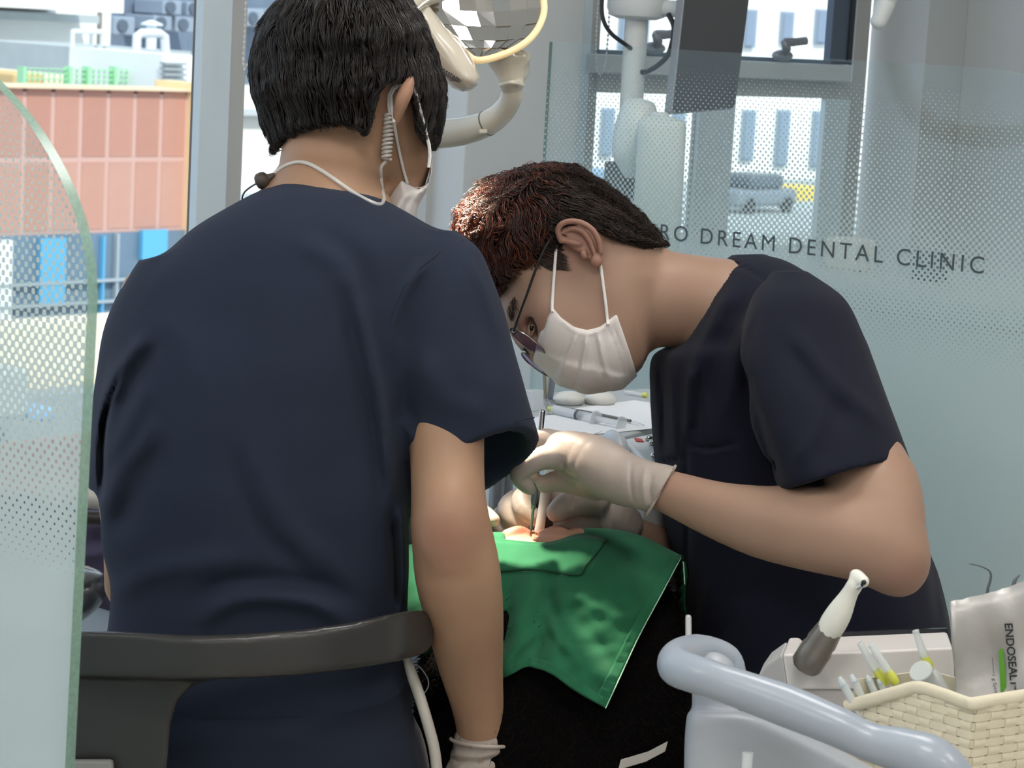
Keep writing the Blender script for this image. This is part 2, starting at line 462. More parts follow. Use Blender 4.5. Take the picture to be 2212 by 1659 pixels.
# ================================================================ the room
corner = P(1862, 300, 5.5); XC, YW = corner[0], corner[1]
ZT = 2.62
M_wall = mat('wall_paint', 'cfd3d4', 0.7, bump=0.05, bscale=300, var=0.015, vscale=3)
M_frame = mat('window_frame_paint', 'd6e4ec', 0.45, spec=0.4)
M_frame_side = mat('window_frame_grey', 'bbbcba', 0.5)
M_sash = mat('sash_dark', '5c6878', 0.4, metal=0.3)
M_ceil = mat('ceiling_paint', 'eceae6', 0.8, bump=0.05)
M_floor = mat('floor_vinyl', 'b9b2a6', 0.35, var=0.05, vscale=12)

def glass_mat(name, tint, refl=0.06):
    m = bpy.data.materials.new(name); m.use_nodes = True; nt = m.node_tree; nt.nodes.clear()
    o = nt.nodes.new('ShaderNodeOutputMaterial'); t = nt.nodes.new('ShaderNodeBsdfTransparent'); g = nt.nodes.new('ShaderNodeBsdfGlossy')
    t.inputs['Color'].default_value = (*tint, 1); g.inputs['Roughness'].default_value = 0.02
    lw = nt.nodes.new('ShaderNodeLayerWeight'); pw = nt.nodes.new('ShaderNodeMath'); pw.operation = 'POWER'; pw.inputs[1].default_value = 5.0
    fr = nt.nodes.new('ShaderNodeMath'); fr.operation = 'MULTIPLY_ADD'; fr.inputs[1].default_value = 0.6; fr.inputs[2].default_value = 0.03
    nt.links.new(lw.outputs['Facing'], pw.inputs[0]); nt.links.new(pw.outputs[0], fr.inputs[0])
    mx = nt.nodes.new('ShaderNodeMixShader'); nt.links.new(fr.outputs[0], mx.inputs[0]); nt.links.new(t.outputs[0], mx.inputs[1]); nt.links.new(g.outputs[0], mx.inputs[2])
    nt.links.new(mx.outputs[0], o.inputs[0]); MATS[name] = m; return m
M_pane = glass_mat('window_glass', (0.93, 0.96, 0.97))

def wx(px, Y=None, py=200): return onY(px, py, YW if Y is None else Y)[0]
def wz(py, px, Y=None): return onY(px, py, YW if Y is None else Y)[2]
def wy(px, X=None, py=200): return onX(px, py, XC if X is None else X)[1]

XL = -2.6; YB = -2.6
struct = lambda o: tag(o, kind='structure')
struct(MB().box((XL - .3, YB - .3, -.12), (XC + .6, YW + .12, 0)).build('floor', M_floor))
struct(MB().box((XL - .3, YB - .3, ZT), (XC + .6, YW + .16, ZT + .15)).build('ceiling', M_ceil))
struct(MB().box((XL - .3, YB - .3, 0), (XC + .6, YB, ZT)).build('wall_back', M_wall))
struct(MB().box((XL - .3, YB, 0), (XL, YW + .1, ZT)).build('wall_left', M_wall))
# right side: corner column standing proud of the wall
yc1 = wy(1992)
dcol = 0.17
struct(MB().box((XC + dcol, YB, 0), (XC + dcol + .2, YW + .1, ZT)).build('wall_right', M_wall))
struct(MB().box((XC, yc1, 0), (XC + dcol, YW, ZT)).build('trim_1', M_wall, bevel=0.004))
# solid wall between the windows, sill walls and lintels
xa, xb = wx(928), wx(1172)
struct(MB().box((xa, YW - .10, 0), (xb, YW + .12, ZT)).build('wall_window_side', M_wall, bevel=0.003))
struct(MB().box((xb, YW - .02, 0), (XC + .2, YW + .12, .55)).build('wall_under_window', M_wall))
struct(MB().box((XL, YW - .02, 0), (xa, YW + .12, .25)).build('wall_under_glazing', M_wall))
struct(MB().box((XL, YW - .06, 2.45), (XC + .2, YW + .12, ZT)).build('wall_lintel', M_wall))

def fbox(p0, p1, z0, z1, prot=.02, back=.0):
    """frame member whose front face, standing prot off the wall plane, covers px p0..p1"""
    Y = YW - prot; return MB().box((onY(p0, 200, Y)[0], Y, z0), (onY(p1, 200, Y)[0], YW + back, z1))
# ---- window_1: the wide glazing on the left
w1 = thing('window_1', (wx(470), YW, .25), 'wide floor-length glazing with a pale blue mullion behind the seated assistant', 'window', kind='structure')
fbox(433, 497, .25, 2.45, .02).build('mullion', M_frame, w1, bevel=.002)
fbox(497, 528, .25, 2.45, .008).build('mullion_return', M_frame_side, w1)
fbox(421, 433, .25, 2.45, .004, .006).build('gasket_strip', mat('gasket', '6e6a64', .6), w1)
MB().box((XL, YW - .03, .25), (xa, YW + .05, .33)).build('bottom_rail', M_frame_side, w1)
MB().box((XL, YW - .03, 2.38), (xa, YW + .05, 2.45)).build('top_rail', M_frame_side, w1)
MB().box((xa - .015, YW - .02, .25), (xa, YW + .05, 2.45)).build('jamb', M_frame_side, w1)
MB().box((XL, YW + .005, .33), (wx(421), YW + .011, 2.38)).build('pane', M_pane, w1)
MB().box((wx(528), YW + .005, .33), (xa - .015, YW + .011, 2.38)).build('pane', M_pane, w1)

# ---- window_2: the casement beside the column
w2 = thing('window_2', (wx(1500), YW, .55), 'window with opening upper sash and fixed lower panes by the corner column', 'window', kind='structure')
fbox(1205, 1214, .55, 2.45, .01).build('gasket_strip', MATS['gasket'], w2)
fbox(1176, 1205, .55, 2.45, .012).build('side_trim', M_frame_side, w2)
fbox(1214, 1270, .55, 2.45, .02).build('jamb', M_frame, w2, bevel=.002)
fbox(1270, 1289, .55, 2.45, .008).build('jamb_return', M_frame_side, w2)
fbox(1838, 1868, .55, 2.45, .012).build('jamb', M_frame_side, w2)
zr0, zr1, zr2, zr3 = wz(207, 1600), wz(168, 1600), wz(130, 1600), wz(121, 1600)
fbox(1786, 1838, .55, zr0, .015).build('jamb_lower', M_frame, w2, bevel=.002)
fbox(1289, 1838, zr0, zr1, .015).build('transom', M_frame_side, w2)
fbox(1287, 1838, zr1, zr2, .05).build('sash_sill', mat('sash_rail', 'c6cbcc', .4), w2, bevel=.004)
fbox(1514, 1592, .55, zr0, .015).build('mullion', M_frame, w2, bevel=.002)
fbox(1503, 1514, .55, zr0, .006).build('mullion_edge', M_frame_side, w2)
sash = fbox(1289, 1836, zr2, zr3, .02); t_ = fbox(1788, 1836, zr2, 2.42, .02); sash.add(t_.v, t_.f); t_ = fbox(1289, 1836, 2.36, 2.42, .02); sash.add(t_.v, t_.f)
sash.build('sash', M_sash, w2, bevel=.002)
fbox(1826, 1834, zr3, 2.36, .024).build('sash_gasket', mat('sash_black', '2f343c', .5), w2)
MB().box((wx(1289), YW + .005, zr3), (wx(1790), YW + .011, 2.36)).build('pane', M_pane, w2)
MB().box((wx(1289), YW + .005, .55), (wx(1503), YW + .011, zr0)).build('pane', M_pane, w2)
MB().box((wx(1592), YW + .005, .55), (wx(1786), YW + .011, zr0)).build('pane', M_pane, w2)
M_hand = mat('handle_grey', '8d949b', .4, metal=.2)
for (hx, hy) in ((1690, 122), (1412, 106)):
    Yh = YW - .045
    b = onY(hx, hy, Yh); hb = MB(); hb.sphere(b + np.array([0, 0, .002]), (.034, .016, .013), 20, 10)
    hnd = hb.build('sash_handle_base', M_hand, w2, smooth=True)
    k = onY(hx + 5, hy - 30, Yh - .02)
    MB().tube(spline([b, b * .4 + k * .6 + np.array([0, -.008, 0]), k, k * .5 + onY(hx + 50, hy - 33, Yh) * .5, onY(hx + 52, hy - 34, Yh - .02)], 6), [.012] * 10 + [.010] * 8 + [.009] * 7, 12, flat=.8).build('lever', M_hand, hnd, smooth=True)

# ---- ball chains of the blinds
def chain_beads(name, pts, label):
    path = np.array(pts); L = np.r_[0, np.cumsum(np.linalg.norm(np.diff(path, axis=0), axis=1))]; n = int(L[-1] / .0085)
    q = np.stack([np.interp(np.linspace(0, L[-1], n), L, path[:, i]) for i in range(3)], 1)
    mb = MB(); mb.tube(path, .0008, 5)
    for p_ in q: mb.sphere(p_, .0026, 6, 4)
    o = mb.build(name, mat('chain_plastic', 'd2d6d8', .4), smooth=True); tag(o, label, 'blind chain', kind=None); return o
Yc_ = YW - .12
chain_beads('blind_chain', [onY(1318, -60, Yc_), onY(1315, 60, Yc_), onY(1310, 118, Yc_), onY(1305, 150, Yc_), onY(1297, 162, Yc_), onY(1288, 152, Yc_), onY(1287, 110, Yc_), onY(1290, 40, Yc_), onY(1296, -60, Yc_)],
            'looped white ball chain of the blind beside the casement jamb')
chain_beads('blind_chain', [onY(533, -40, YW - .1), onY(530, 40, YW - .1), onY(527, 100, YW - .1), onY(525, 135, YW - .1), onY(528, 150, YW - .1), onY(533, 140, YW - .1)],
            'thin ball chain hanging along the pale blue mullion')

# ---- ceiling light panels, added out of view to light the room
LLAB = ('added unseen ceiling light panel in the back corner behind the camera', 'added unseen ceiling light panel over the far end of the back wall', 'added unseen ceiling light panel nearest behind the camera', 'added unseen ceiling light panel just ahead of the camera', 'added unseen ceiling light panel over the foreground trolley side', 'added unseen ceiling light panel above the treatment chair', 'added unseen ceiling light panel by the wide glazing')
for li, (lx, ly) in enumerate(((-1.3, -1.2), (-1.3, .6), (.7, -1.2), (.7, .6), (2.3, -.6), (2.3, 1.4), (-.5, 2.2))):
    t_ = thing('added_ceiling_light', (lx, ly, ZT - .05), LLAB[li], 'ceiling light', 'added ceiling light panels')
    MB().box((lx - .32, ly - .32, ZT - .04), (lx + .32, ly + .32, ZT - .001)).build('light_frame', mat('added_panel_frame', 'e8e8e8', .4), t_)
    MB().box((lx - .29, ly - .29, ZT - .05), (lx + .29, ly + .29, ZT - .0405)).build('diffuser', mat('added_panel_diffuser', 'ffffff', .5, emit='fdfaf6', estr=CEIL_E), t_)

# ================================================================ glass partitions with dotted film
def film_mat(name, pitch, z_hi, z_lo, clear=(0.90, 0.95, 0.94), film='d2e3e4', fill=0.07):
    m = bpy.data.materials.new(name); m.use_nodes = True; nt = m.node_tree; nt.nodes.clear(); N = nt.nodes.new; Lk = nt.links.new
    geo = N('ShaderNodeNewGeometry'); sep = N('ShaderNodeSeparateXYZ'); Lk(geo.outputs['Position'], sep.inputs[0])
    def mth(op, a, b=None, c=None):
        n = N('ShaderNodeMath'); n.operation = op
        for i, v in enumerate((a, b, c)):
            if v is None: continue
            if isinstance(v, (int, float)): n.inputs[i].default_value = v
            else: Lk(v, n.inputs[i])
        return n.outputs[0]
    k = 2 * math.pi / pitch
    u = mth('MULTIPLY', sep.outputs['Y'], k); v = mth('MULTIPLY', sep.outputs['Z'], k)
    h = mth('MULTIPLY', mth('COSINE', u), mth('COSINE', v))            # staggered lattice, -1..1
    mr = N('ShaderNodeMapRange'); mr.interpolation_type = 'LINEAR'
    Lk(sep.outputs['Z'], mr.inputs['Value']); mr.inputs['From Min'].default_value = z_lo; mr.inputs['From Max'].default_value = z_hi
    mr.inputs['To Min'].default_value = -1.02; mr.inputs['To Max'].default_value = 1.02
    cov = N('ShaderNodeMapRange'); cov.interpolation_type = 'SMOOTHSTEP'
    Lk(mth('SUBTRACT', h, mr.outputs[0]), cov.inputs['Value']); cov.inputs['From Min'].default_value = -.06; cov.inputs['From Max'].default_value = .06
    tr = N('ShaderNodeBsdfTransparent'); tr.inputs[0].default_value = (*clear, 1)
    gl = N('ShaderNodeBsdfGlossy'); gl.inputs['Roughness'].default_value = .03
    lw = N('ShaderNodeLayerWeight'); fr = N('ShaderNodeMath'); fr.operation = 'MULTIPLY_ADD'; fr.inputs[1].default_value = .5; fr.inputs[2].default_value = .03
    Lk(mth('POWER', lw.outputs['Facing'], 5.0), fr.inputs[0])
    cl = N('ShaderNodeMixShader'); Lk(fr.outputs[0], cl.inputs[0]); Lk(tr.outputs[0], cl.inputs[1]); Lk(gl.outputs[0], cl.inputs[2])
    df = N('ShaderNodeBsdfDiffuse'); df.inputs[0].default_value = lin(film); ts = N('ShaderNodeBsdfTranslucent'); ts.inputs[0].default_value = lin(film)
    f1 = N('ShaderNodeMixShader'); f1.inputs[0].default_value = .5; Lk(df.outputs[0], f1.inputs[1]); Lk(ts.outputs[0], f1.inputs[2])
    f2 = N('ShaderNodeMixShader'); f2.inputs[0].default_value = fill; Lk(f1.outputs[0], f2.inputs[1]); Lk(tr.outputs[0], f2.inputs[2])
    mx = N('ShaderNodeMixShader'); Lk(cov.outputs[0], mx.inputs[0]); Lk(cl.outputs[0], mx.inputs[1]); Lk(f2.outputs[0], mx.inputs[2])
    out = N('ShaderNodeOutputMaterial'); Lk(mx.outputs[0], out.inputs[0]); MATS[name] = m; return m

M_gedge = mat('glass_edge', '86a899', .25, alpha=.9, var=.1, vscale=250)
def glass_sheet(t, outline, X, th, mface):
    """outline: world points on the plane X; faces carry the film, the rim is the green cut edge"""
    o = np.asarray(outline); n = len(o); V = np.vstack([o, o + np.array([th, 0, 0])])
    f = mesh('pane', o, [tuple(range(n))], mface, t, False)
    Fr = [(i, i + n, (i + 1) % n + n, (i + 1) % n) for i in range(n)]
    mesh('pane_edge', V, Fr, M_gedge, t, True); mesh('pane_back', V[n:], [tuple(range(n - 1, -1, -1))], MATS['pane_clear'], t, False)

glass_mat('pane_clear', (0.97, 0.985, 0.98))
M_film = film_mat('dotted_film', .0105, 1.225, .80)
XG = P(200, 640, 1.85)[0]
edge = spline([(-60, 120), (0, 180), (60, 248), (110, 322), (150, 400), (180, 482), (197, 560), (203, 640)], 6)
edge = edge - np.array([13, 0]); out = [onX(a, b, XG) for a, b in edge]
yr = out[-1][1]
gp = thing('glass_partition', (XG, yr, 0), 'curved-corner glass screen with dotted frosted film nearest the camera', 'glass screen')
eb_ = onX(139, 1690, XG); eb_ = out[-1] + (eb_ - out[-1]) * ((out[-1][2] - .02) / (out[-1][2] - eb_[2]))
out = out + [eb_, np.array([XG, out[0][1] + .5, 0.02]), np.array([XG, out[0][1] + .5, out[0][2] + .03])]
glass_sheet(gp, out, XG, .010, M_film)

pR = onX(1187, 90, P(1187, 90, 3.95)[0]); XR = pR[0]
gp2 = thing('glass_partition', (XR, pR[1], 0), 'long glass screen lettered with the clinic name behind the masked dentist', 'glass screen')
pts = [(1187, 91), (1450, 120)]
zt = pR[2]
yE = onX(2125, 160, XR)[1]; yF = onX(2430, 200, XR)[1]
rc = [np.array([XR, yE - (yE - yF) * math.sin(a), zt - .16 * (1 - math.cos(a))]) for a in np.linspace(0, math.pi / 2, 24)]
rim = [np.array([XR, pR[1], zt])] + rc
out = rim + [np.array([XR, yF, 0.02]), np.array([XR, pR[1], 0.02])]
glass_sheet(gp2, out, XR, .008, M_film)
# steel foot rails
for g_, X_, ya, yb in ((gp, XG, eb_[1], eb_[1] + .9), (gp2, XR, yF, pR[1])):
    MB().box((X_ - .02, ya, 0), (X_ + .03, yb, .04)).build('foot_rail', mat('steel', 'b4b7ba', .3, metal=1), g_)
# printed clinic lettering on the long screen
fc = bpy.data.curves.new('lettering', 'FONT'); fc.body = 'RO DREAM DENTAL CLINIC'; fc.size = 1.0; fc.space_character = 1.32; fc.space_word = .9
fc.extrude = .0; fc.align_x = 'LEFT'
tx = bpy.data.objects.new('lettering', fc); COL.objects.link(tx)
bpy.context.view_layer.update()
a0 = onX(1424, 516, XR); a1 = onX(2122, 591, XR)
wid = tx.dimensions.x; ex = (a1 - a0); Lt = np.linalg.norm(ex); ex = ex / Lt; ez = np.array([0, 0, 1.0]); ez = ez - ex * (ez @ ex); ez /= np.linalg.norm(ez)
sx = Lt / wid; caph = .70
hgt = np.linalg.norm(onX(1780, 553, XR) - onX(1783, 518, XR)); sz = hgt / caph
dg = bpy.context.evaluated_depsgraph_get(); me = bpy.data.meshes.new_from_object(tx.evaluated_get(dg)); bpy.data.objects.remove(tx)
n = len(me.vertices); co = np.empty(n * 3, np.float32); me.vertices.foreach_get('co', co); co = co.reshape(-1, 3)
Vt = np.array(a0) + co[:, :1] * sx * ex + co[:, 1:2] * sz * ez + np.array([-.0015, 0, 0])
mesh('lettering', Vt, [tuple(p_.vertices) for p_ in me.polygons], mat('lettering_grey', '3f4a4c', .5), gp2, False)
# ================================================================ outside
ZG = -16.0; K = 4.0            # the street lies some forty metres off
M_white = mat('render_white', 'f2efe8', .8, var=.03, vscale=.6)
M_grey = mat('concrete_grey', 'b4bbbb', .8, var=.05, vscale=1.5)
M_joint = mat('joint_pale', 'cfa79a', .8)
struct(MB().box((-150, YW + 2, ZG - .3), (220, 200, ZG)).build('ground', mat('asphalt', '8f8f8c', .9, var=.1, vscale=.8)))

YT = YW + 9.5 * K
bx = lambda px, py, Y: onY(px, py, Y)
def rect(px0, px1, py0, py1, Y, dep=.1, ref=None):
    """box on a facade plane from pixel extents (widths read at py0's row, heights at the middle column)"""
    rp = (px0 + px1) / 2 if ref is None else ref
    xa_, xb_ = bx(px0, (py0 + py1) / 2, Y)[0], bx(px1, (py0 + py1) / 2, Y)[0]
    za_, zb_ = bx(rp, py0, Y)[2], bx(rp, py1, Y)[2]
    return MB().box((xa_, Y, zb_), (xb_, Y + dep * K, za_))

# ---- terracotta building
tb = thing('terracotta_building', bx(200, 500, YT) * np.array([1, 1, 0]) + np.array([0, 0, ZG]), 'building clad in terracotta panels with bluish glazing below, beyond the glazing', 'building')
ztop, zmid, zbot = bx(200, 193, YT)[2], bx(216, 344, YT)[2], bx(300, 492, YT)[2]
ZR = ztop - 6.4; xr_ = bx(401, 340, YT)[0]; pitchx = bx(277, 300, YT)[0] - bx(219, 300, YT)[0]
MB().box((xr_ - 9 * pitchx, YT + .016, ZG), (xr_, YT + 1, ztop - .08)).build('wall', M_joint, tb); MB().box((xr_ - 9 * pitchx, YT + 1, ZG), (xr_, YT + 9 * K, ZR)).build('roof', M_grey, tb)
Mter = [mat('terracotta_%d' % i, c, .75, var=.06, vscale=.9) for i, c in enumerate(('bf8b79', 'c3917f', 'ba8674', 'c69786'))]
for i in range(9):
    for z0_, z1_, r_ in ((zmid + .06, ztop, 0), (zbot, zmid - .06, 1)):
        x1_ = xr_ - i * pitchx - .06; x0_ = xr_ - (i + 1) * pitchx + .06
        MB().box((x0_, YT, z0_), (x1_, YT + .2, z1_)).build('panel', Mter[(i * 2 + r_ * 3) % 4], tb)
MB().box((xr_, YT - .5, zbot - 4), (xr_ + .48, YT + 1.2, ztop + .2)).build('corner_strip', mat('strip_cream', 'f6d9a8', .7), tb)
MB().box((xr_ - 9 * pitchx, YT - .16, ztop), (xr_ + .4, YT + 1.1, ztop + .05)).build('coping', mat('coping_cream', 'e9cfae', .7), tb)
# glazed storey under the panels
zg1 = bx(300, 690, YT)[2]
Mgl = mat('store_glass', '6f8496', .25, var=.1, vscale=.7); Mbl = mat('blue_panel', '63b4dd', .4); Mmul = mat('pale_mullion', 'a9b4ba', .5); Mwp = mat('white_panel', 'f3f5f4', .6)
MB().box((xr_ - 9 * pitchx, YT - .08, zg1), (xr_, YT + .01, zbot - .08)).build('glazing', Mgl, tb)
for (p0, p1, q0, q1, mm) in ((88, 142, 515, 655, Mbl), (308, 362, 497, 560, Mbl), (-30, 26, 520, 740, Mwp), (222, 226, 510, 690, Mbl), (252, 257, 505, 660, Mmul), (430, 480, 497, 600, Mbl)):
    rect(p0, p1, q0, q1, YT - .24, .035).build('glazing_panel', mm, tb)
for py_ in (600, 645): rect(-60, 400, py_, py_ + 6, YT - .26, .03, ref=290).build('glazing_bar', Mmul, tb)
# low pale wall and street furniture in front of it
YS = YT - 1.0 * K
o = rect(-200, 420, 694, 850, YS, .25, ref=215).build('garden_wall', mat('pale_wall', 'f1e2c8', .8, var=.03, vscale=1)); tag(o, 'low cream wall along the street under the terracotta building', 'wall')
o = rect(-220, 420, 848, 935, YS - .3 * K, .2, ref=190).build('kerb_wall', mat('kerb_grey', '9aa0a4', .8)); tag(o, 'long grey plinth below the cream street wall', 'plinth')
o = rect(0, 65, 800, 905, YS - .7 * K, .4).build('street_cabinet', mat('cabinet_grey', 'b9bcb8', .6), bevel=.1); tag(o, 'small grey cabinet standing before the cream street wall', 'cabinet')
o = rect(68, 122, 880, 912, YS - .75 * K, .3).build('street_box', mat('box_blue', '8fb3d6', .6), bevel=.1); tag(o, 'small pale blue box beside the grey street cabinet', 'box')
# rooftop behind
YR1, YR2, YR3 = YT + 3.5 * K, YT + 6 * K, YT + 10 * K
wb = thing('white_building', bx(100, 100, YR2), 'white rooftop building with flat overhanging roof behind the terracotta facade', 'building')
MB().box((bx(-260, 90, YR2)[0], YR2, ZG), (bx(238, 90, YR2)[0], YR2 + 16, bx(120, 14, YR2)[2])).build('wall', M_white, wb)
rect(-260, 268, -40, 15, YR2 - 1.0 * K, 5).build('roof_slab', M_white, wb)
rect(-260, 215, 22, 40, YR2 - .3 * K, .3).build('cornice', M_grey, wb)
rect(-40, 28, 90, 112, YR2 - .35 * K, .35).build('shutter_box', M_white, wb); rect(-40, 26, 112, 188, YR2 - .12 * K, .12).build('shutter', mat('shutter_pale', 'e4e7e6', .6), wb)
for p0, p1, q0 in ((62, 95, 121), (115, 150, 124)):
    wn = rect(p0, p1, q0, 170, YR2 - .06 * K, .06).build('window', mat('window_shade', '7c8375', .4), wb)
    rect(p0 + 3, p1 - 3, q0 + 22, 168, YR2 - .09 * K, .03).build('pane', mat('pane_green', '9fb88e', .3), wn)
MB().tube([bx(216, 18, YR2 - .8), bx(214, 100, YR2 - .8)], .09, 8).build('downpipe', mat('pipe_brown', '8c8378', .6), wb, smooth=True)
o = rect(155, 412, 106, 200, YR1, 1.6, ref=280).build('rooftop_plant_room', M_grey); tag(o, 'plain grey box-shaped plant room on the terracotta roof', 'plant room')
for p0, p1, q0, q1, c_, l_ in ((30, 95, 157, 192, 'd8b982', 'tan storage box on the roof by the green fence'), (96, 151, 160, 192, 'efe0c4', 'cream storage box touching the green roof fence')):
    o = rect(p0, p1, q0, q1, YT + 1.5 * K, .8).build('storage_box', mat('box_' + c_, c_, .8), bevel=.1); tag(o, l_, 'box')
fn = thing('roof_fence', bx(230, 190, YT + K), 'light green mesh fence along the edge of the terracotta roof', 'fence')
Mgr = mat('fence_green', 'a8e0b2', .6)
for px_ in (50, 150, 190, 248, 303): rect(px_, px_ + 7, 144, 192, YT + .9 * K, .06).build('post', Mgr, fn)
for py_ in (150, 161, 172, 184): rect(50, 308, py_, py_ + 2.2, YT + .92 * K, .02, ref=190).build('rail', Mgr, fn)
for px_ in range(58, 303, 12): rect(px_, px_ + 1.6, 148, 190, YT + .93 * K, .01).build('wire', Mgr, fn)
lv = thing('vent_housing', bx(380, 190, YT + .6 * K), 'white louvred vent housing at the end of the terracotta roof', 'vent')
rect(350, 416, 118, 196, YT + .6 * K, .9).build('body', Mwp, lv)
for i in range(5): rect(357, 405, 135 + i * 12, 140 + i * 12, YT + .55 * K, .05).build('louvre_slot', mat('slot_grey', 'a4abad', .7), lv)
Mpp = mat('pipe_white', 'e6ecee', .5)
for pts_, l_ in (([(293, 196), (294, 120), (296, 78), (305, 72), (345, 72), (355, 78), (358, 120)], 'white bent pipe frame rising from the grey roof plant room'), ([(153, 196), (155, 120), (157, 68), (220, 69), (221, 100)], 'thin pale pipe frame near the rooftop ladder')):
    o = MB().tube(np.array([bx(*pts_[0], YT + 1.8 * K) * np.array([1, 1, 0]) + np.array([0, 0, ZR])] + [bx(a, b, YT + 1.8 * K) for a, b in pts_]), .12 if pts_[0][0] > 200 else .07, 8).build('pipe_frame', Mpp, smooth=True); tag(o, l_, 'pipe')
ld = thing('roof_ladder', bx(217, 190, YR1 - .1 * K), 'thin grey metal ladder on the rooftop plant room', 'ladder'); Mld = mat('ladder_grey', '8e9593', .6)
for px_ in (208, 226): rect(px_, px_ + 1.6, 100, 192, YR1 - .12 * K, .03).build('stile', Mld, ld)
for py_ in range(106, 190, 9): rect(208, 227, py_, py_ + 1.6, YR1 - .12 * K, .02).build('rung', Mld, ld)
vp = thing('roof_vent', bx(325, 112, YR1 + .3 * K), 'white mushroom vent standing on the grey roof plant room', 'vent'); q_ = bx(326, 112, YR1 + .3 * K)
MB().lathe(q_, (0, 0, 1), [(0, .16), (.8, .16), (.8, .12)]).build('pipe', Mpp, vp, smooth=True); MB().lathe(q_ + np.array([0, 0, .8]), (0, 0, 1), [(0, .34), (.05, .34), (.16, .05)]).build('cap', Mpp, vp, smooth=True)
# dark wall full of condenser units
aw = thing('service_wall_building', bx(480, 100, YR3), 'blue-grey block behind the roofs carrying condenser units', 'building')
MB().box((bx(150, 60, YR3)[0], YR3, ZG), (bx(640, 60, YR3)[0], YR3 + 12, bx(400, -120, YR3)[2])).build('wall', mat('blue_grey_wall', '707f92', .8, var=.12, vscale=.7), aw)
MB().box((bx(150, 60, YR3)[0], YR3 - 2.4, ZG), (bx(640, 60, YR3)[0], YR3, bx(560, 188, YR3 - 2.4)[2])).build('white_base', M_white, aw)
rect(420, 640, 236, 250, YR3 - 3.0, .15, ref=560).build('string_course', mat('string_grey', 'c9ced0', .8), aw)
CLAB = ['top condenser unit on the service wall, third from the mullion', 'second-row condenser unit on the service wall, left of its neighbour', 'second-row condenser unit on the service wall close to the pale mullion', 'top condenser unit on the service wall beside the pale mullion', 'wide condenser unit on the service wall beside the white building', 'condenser unit seen between the mullion and the dark hair', 'condenser unit on the service wall hidden closest to the dark hair']
for ci, (p0, p1, q0, q1) in enumerate(((352, 393, 1, 32), (332, 372, 34, 66), (380, 420, 37, 70), (405, 440, 4, 34), (246, 292, 36, 76), (530, 572, 20, 58), (575, 620, 20, 58))):
    t_ = thing('condenser_unit', bx((p0 + p1) / 2, q1, YR3 - 2), CLAB[ci], 'air conditioner', 'condenser units on the service wall')
    rect(p0, p1, q0, q1, YR3 - 2.2, .5).build('casing', mat('condenser_casing', '9aa6b4', .6), t_, bevel=.06)
    c_ = bx(p0 * .55 + p1 * .45, (q0 + q1) / 2, YR3 - 2.3); MB().lathe(c_, (0, 1, 0), [(0, .26), (.1, .28)], 16).build('fan_grille', mat('grille_dark', '5e6a78', .6), t_, smooth=False)
# ---- white building with slot windows beyond the casement
YV = YW + 16 * K
vb = thing('slot_window_building', bx(1600, 300, YV), 'bright white building with narrow upright windows beyond the casement', 'building')
MB().box((bx(1120, 200, YV)[0], YV, bx(1650, 402, YV)[2]), (bx(2050, 200, YV)[0], YV + 16, bx(1600, -150, YV)[2])).build('wall', M_white, vb)
MB().box((bx(1120, 200, YV)[0], YV + 2, ZG), (bx(2050, 200, YV)[0], YV + 16, bx(1650, 402, YV)[2])).build('base_wall', mat('base_pale', 'dfe0dc', .8, var=.05), vb)
Msl = mat('slot_blue_grey', '9aa7b6', .5)
for p0, q0, q1 in ((1382, -90, 110), (1610, 20, 104), (1690, 25, 96), (1606, 238, 348), (1680, 238, 360), (1757, 240, 362), (1530, 238, 350), (1455, 236, 345), (1380, 234, 340), (1302, 234, 338), (1345, -90, 108), (1765, 20, 96)):
    wn = rect(p0, p0 + 25, q0, q1, YV - .2, .1).build('window', Msl, vb); rect(p0 + 4, p0 + 21, q0 + 5, q1 - 5, YV - .32, .03).build('pane', mat('slot_pane', '8796a8', .3), wn)
rect(1120, 1860, 396, 408, YV - 1.6, .4, ref=1650).build('ledge', mat('ledge_grey', 'b5bab9', .7), vb)
YQ = YV - 2 * K
for p0, p1, q0, q1, c_, nm, l_, ct in ((1716, 1762, 402, 452, 'f0cf62', 'shop_sign', 'bright yellow sign at the foot of the white slot-window building', 'sign'), (1650, 1700, 480, 530, 'e6c88f', 'tan_kiosk', 'tan kiosk below the bright yellow sign', 'kiosk'),
        (1592, 1640, 455, 545, 'c4cbcd', 'grey_kiosk', 'pale grey kiosk at street level outside the casement', 'kiosk'), (1465, 1540, 464, 500, 'd86f6f', 'red_awning', 'red awning glimpsed low through the dotted screen', 'awning'),
        (1280, 1320, 366, 398, '8fa9c4', 'blue_awning', 'blue awning low behind the casement near the dentist', 'awning')):
    o = rect(p0, p1, q0, q1, YQ, .3).build(nm, mat('m_' + nm, c_, .7), bevel=.12); tag(o, l_, ct)
cr = thing('parked_car', bx(1660, 450, YQ - 4), 'silver parked car seen small through the casement', 'car'); q_ = bx(1660, 452, YQ - 4)
MB().box(q_ + np.array([-2.0, 0, .1]), q_ + np.array([2.0, 1.7, .8])).build('body', mat('car_silver', '8e98a2', .4, metal=.3), cr, bevel=.2)
MB().box(q_ + np.array([-1.1, .1, .75]), q_ + np.array([1.2, 1.6, 1.4])).build('cabin', mat('car_glass', '56606a', .2), cr, bevel=.25)
for s_ in (-1.25, 1.25): MB().lathe(q_ + np.array([s_, -.06, .15]), (0, 1, 0), [(0, .32), (.2, .32)], 16).build('wheel', mat('tyre', '2b2c2e', .8), cr)
MB().box(q_ + np.array([-9, -3, -.35]), q_ + np.array([9, 6, -.18])).build('deck', M_grey, cr) if False else None
struct(MB().box(q_ + np.array([-40, -6, -.6]), np.array([q_[0] + 40, YV, q_[2] - .17])).build('pavement', M_grey))
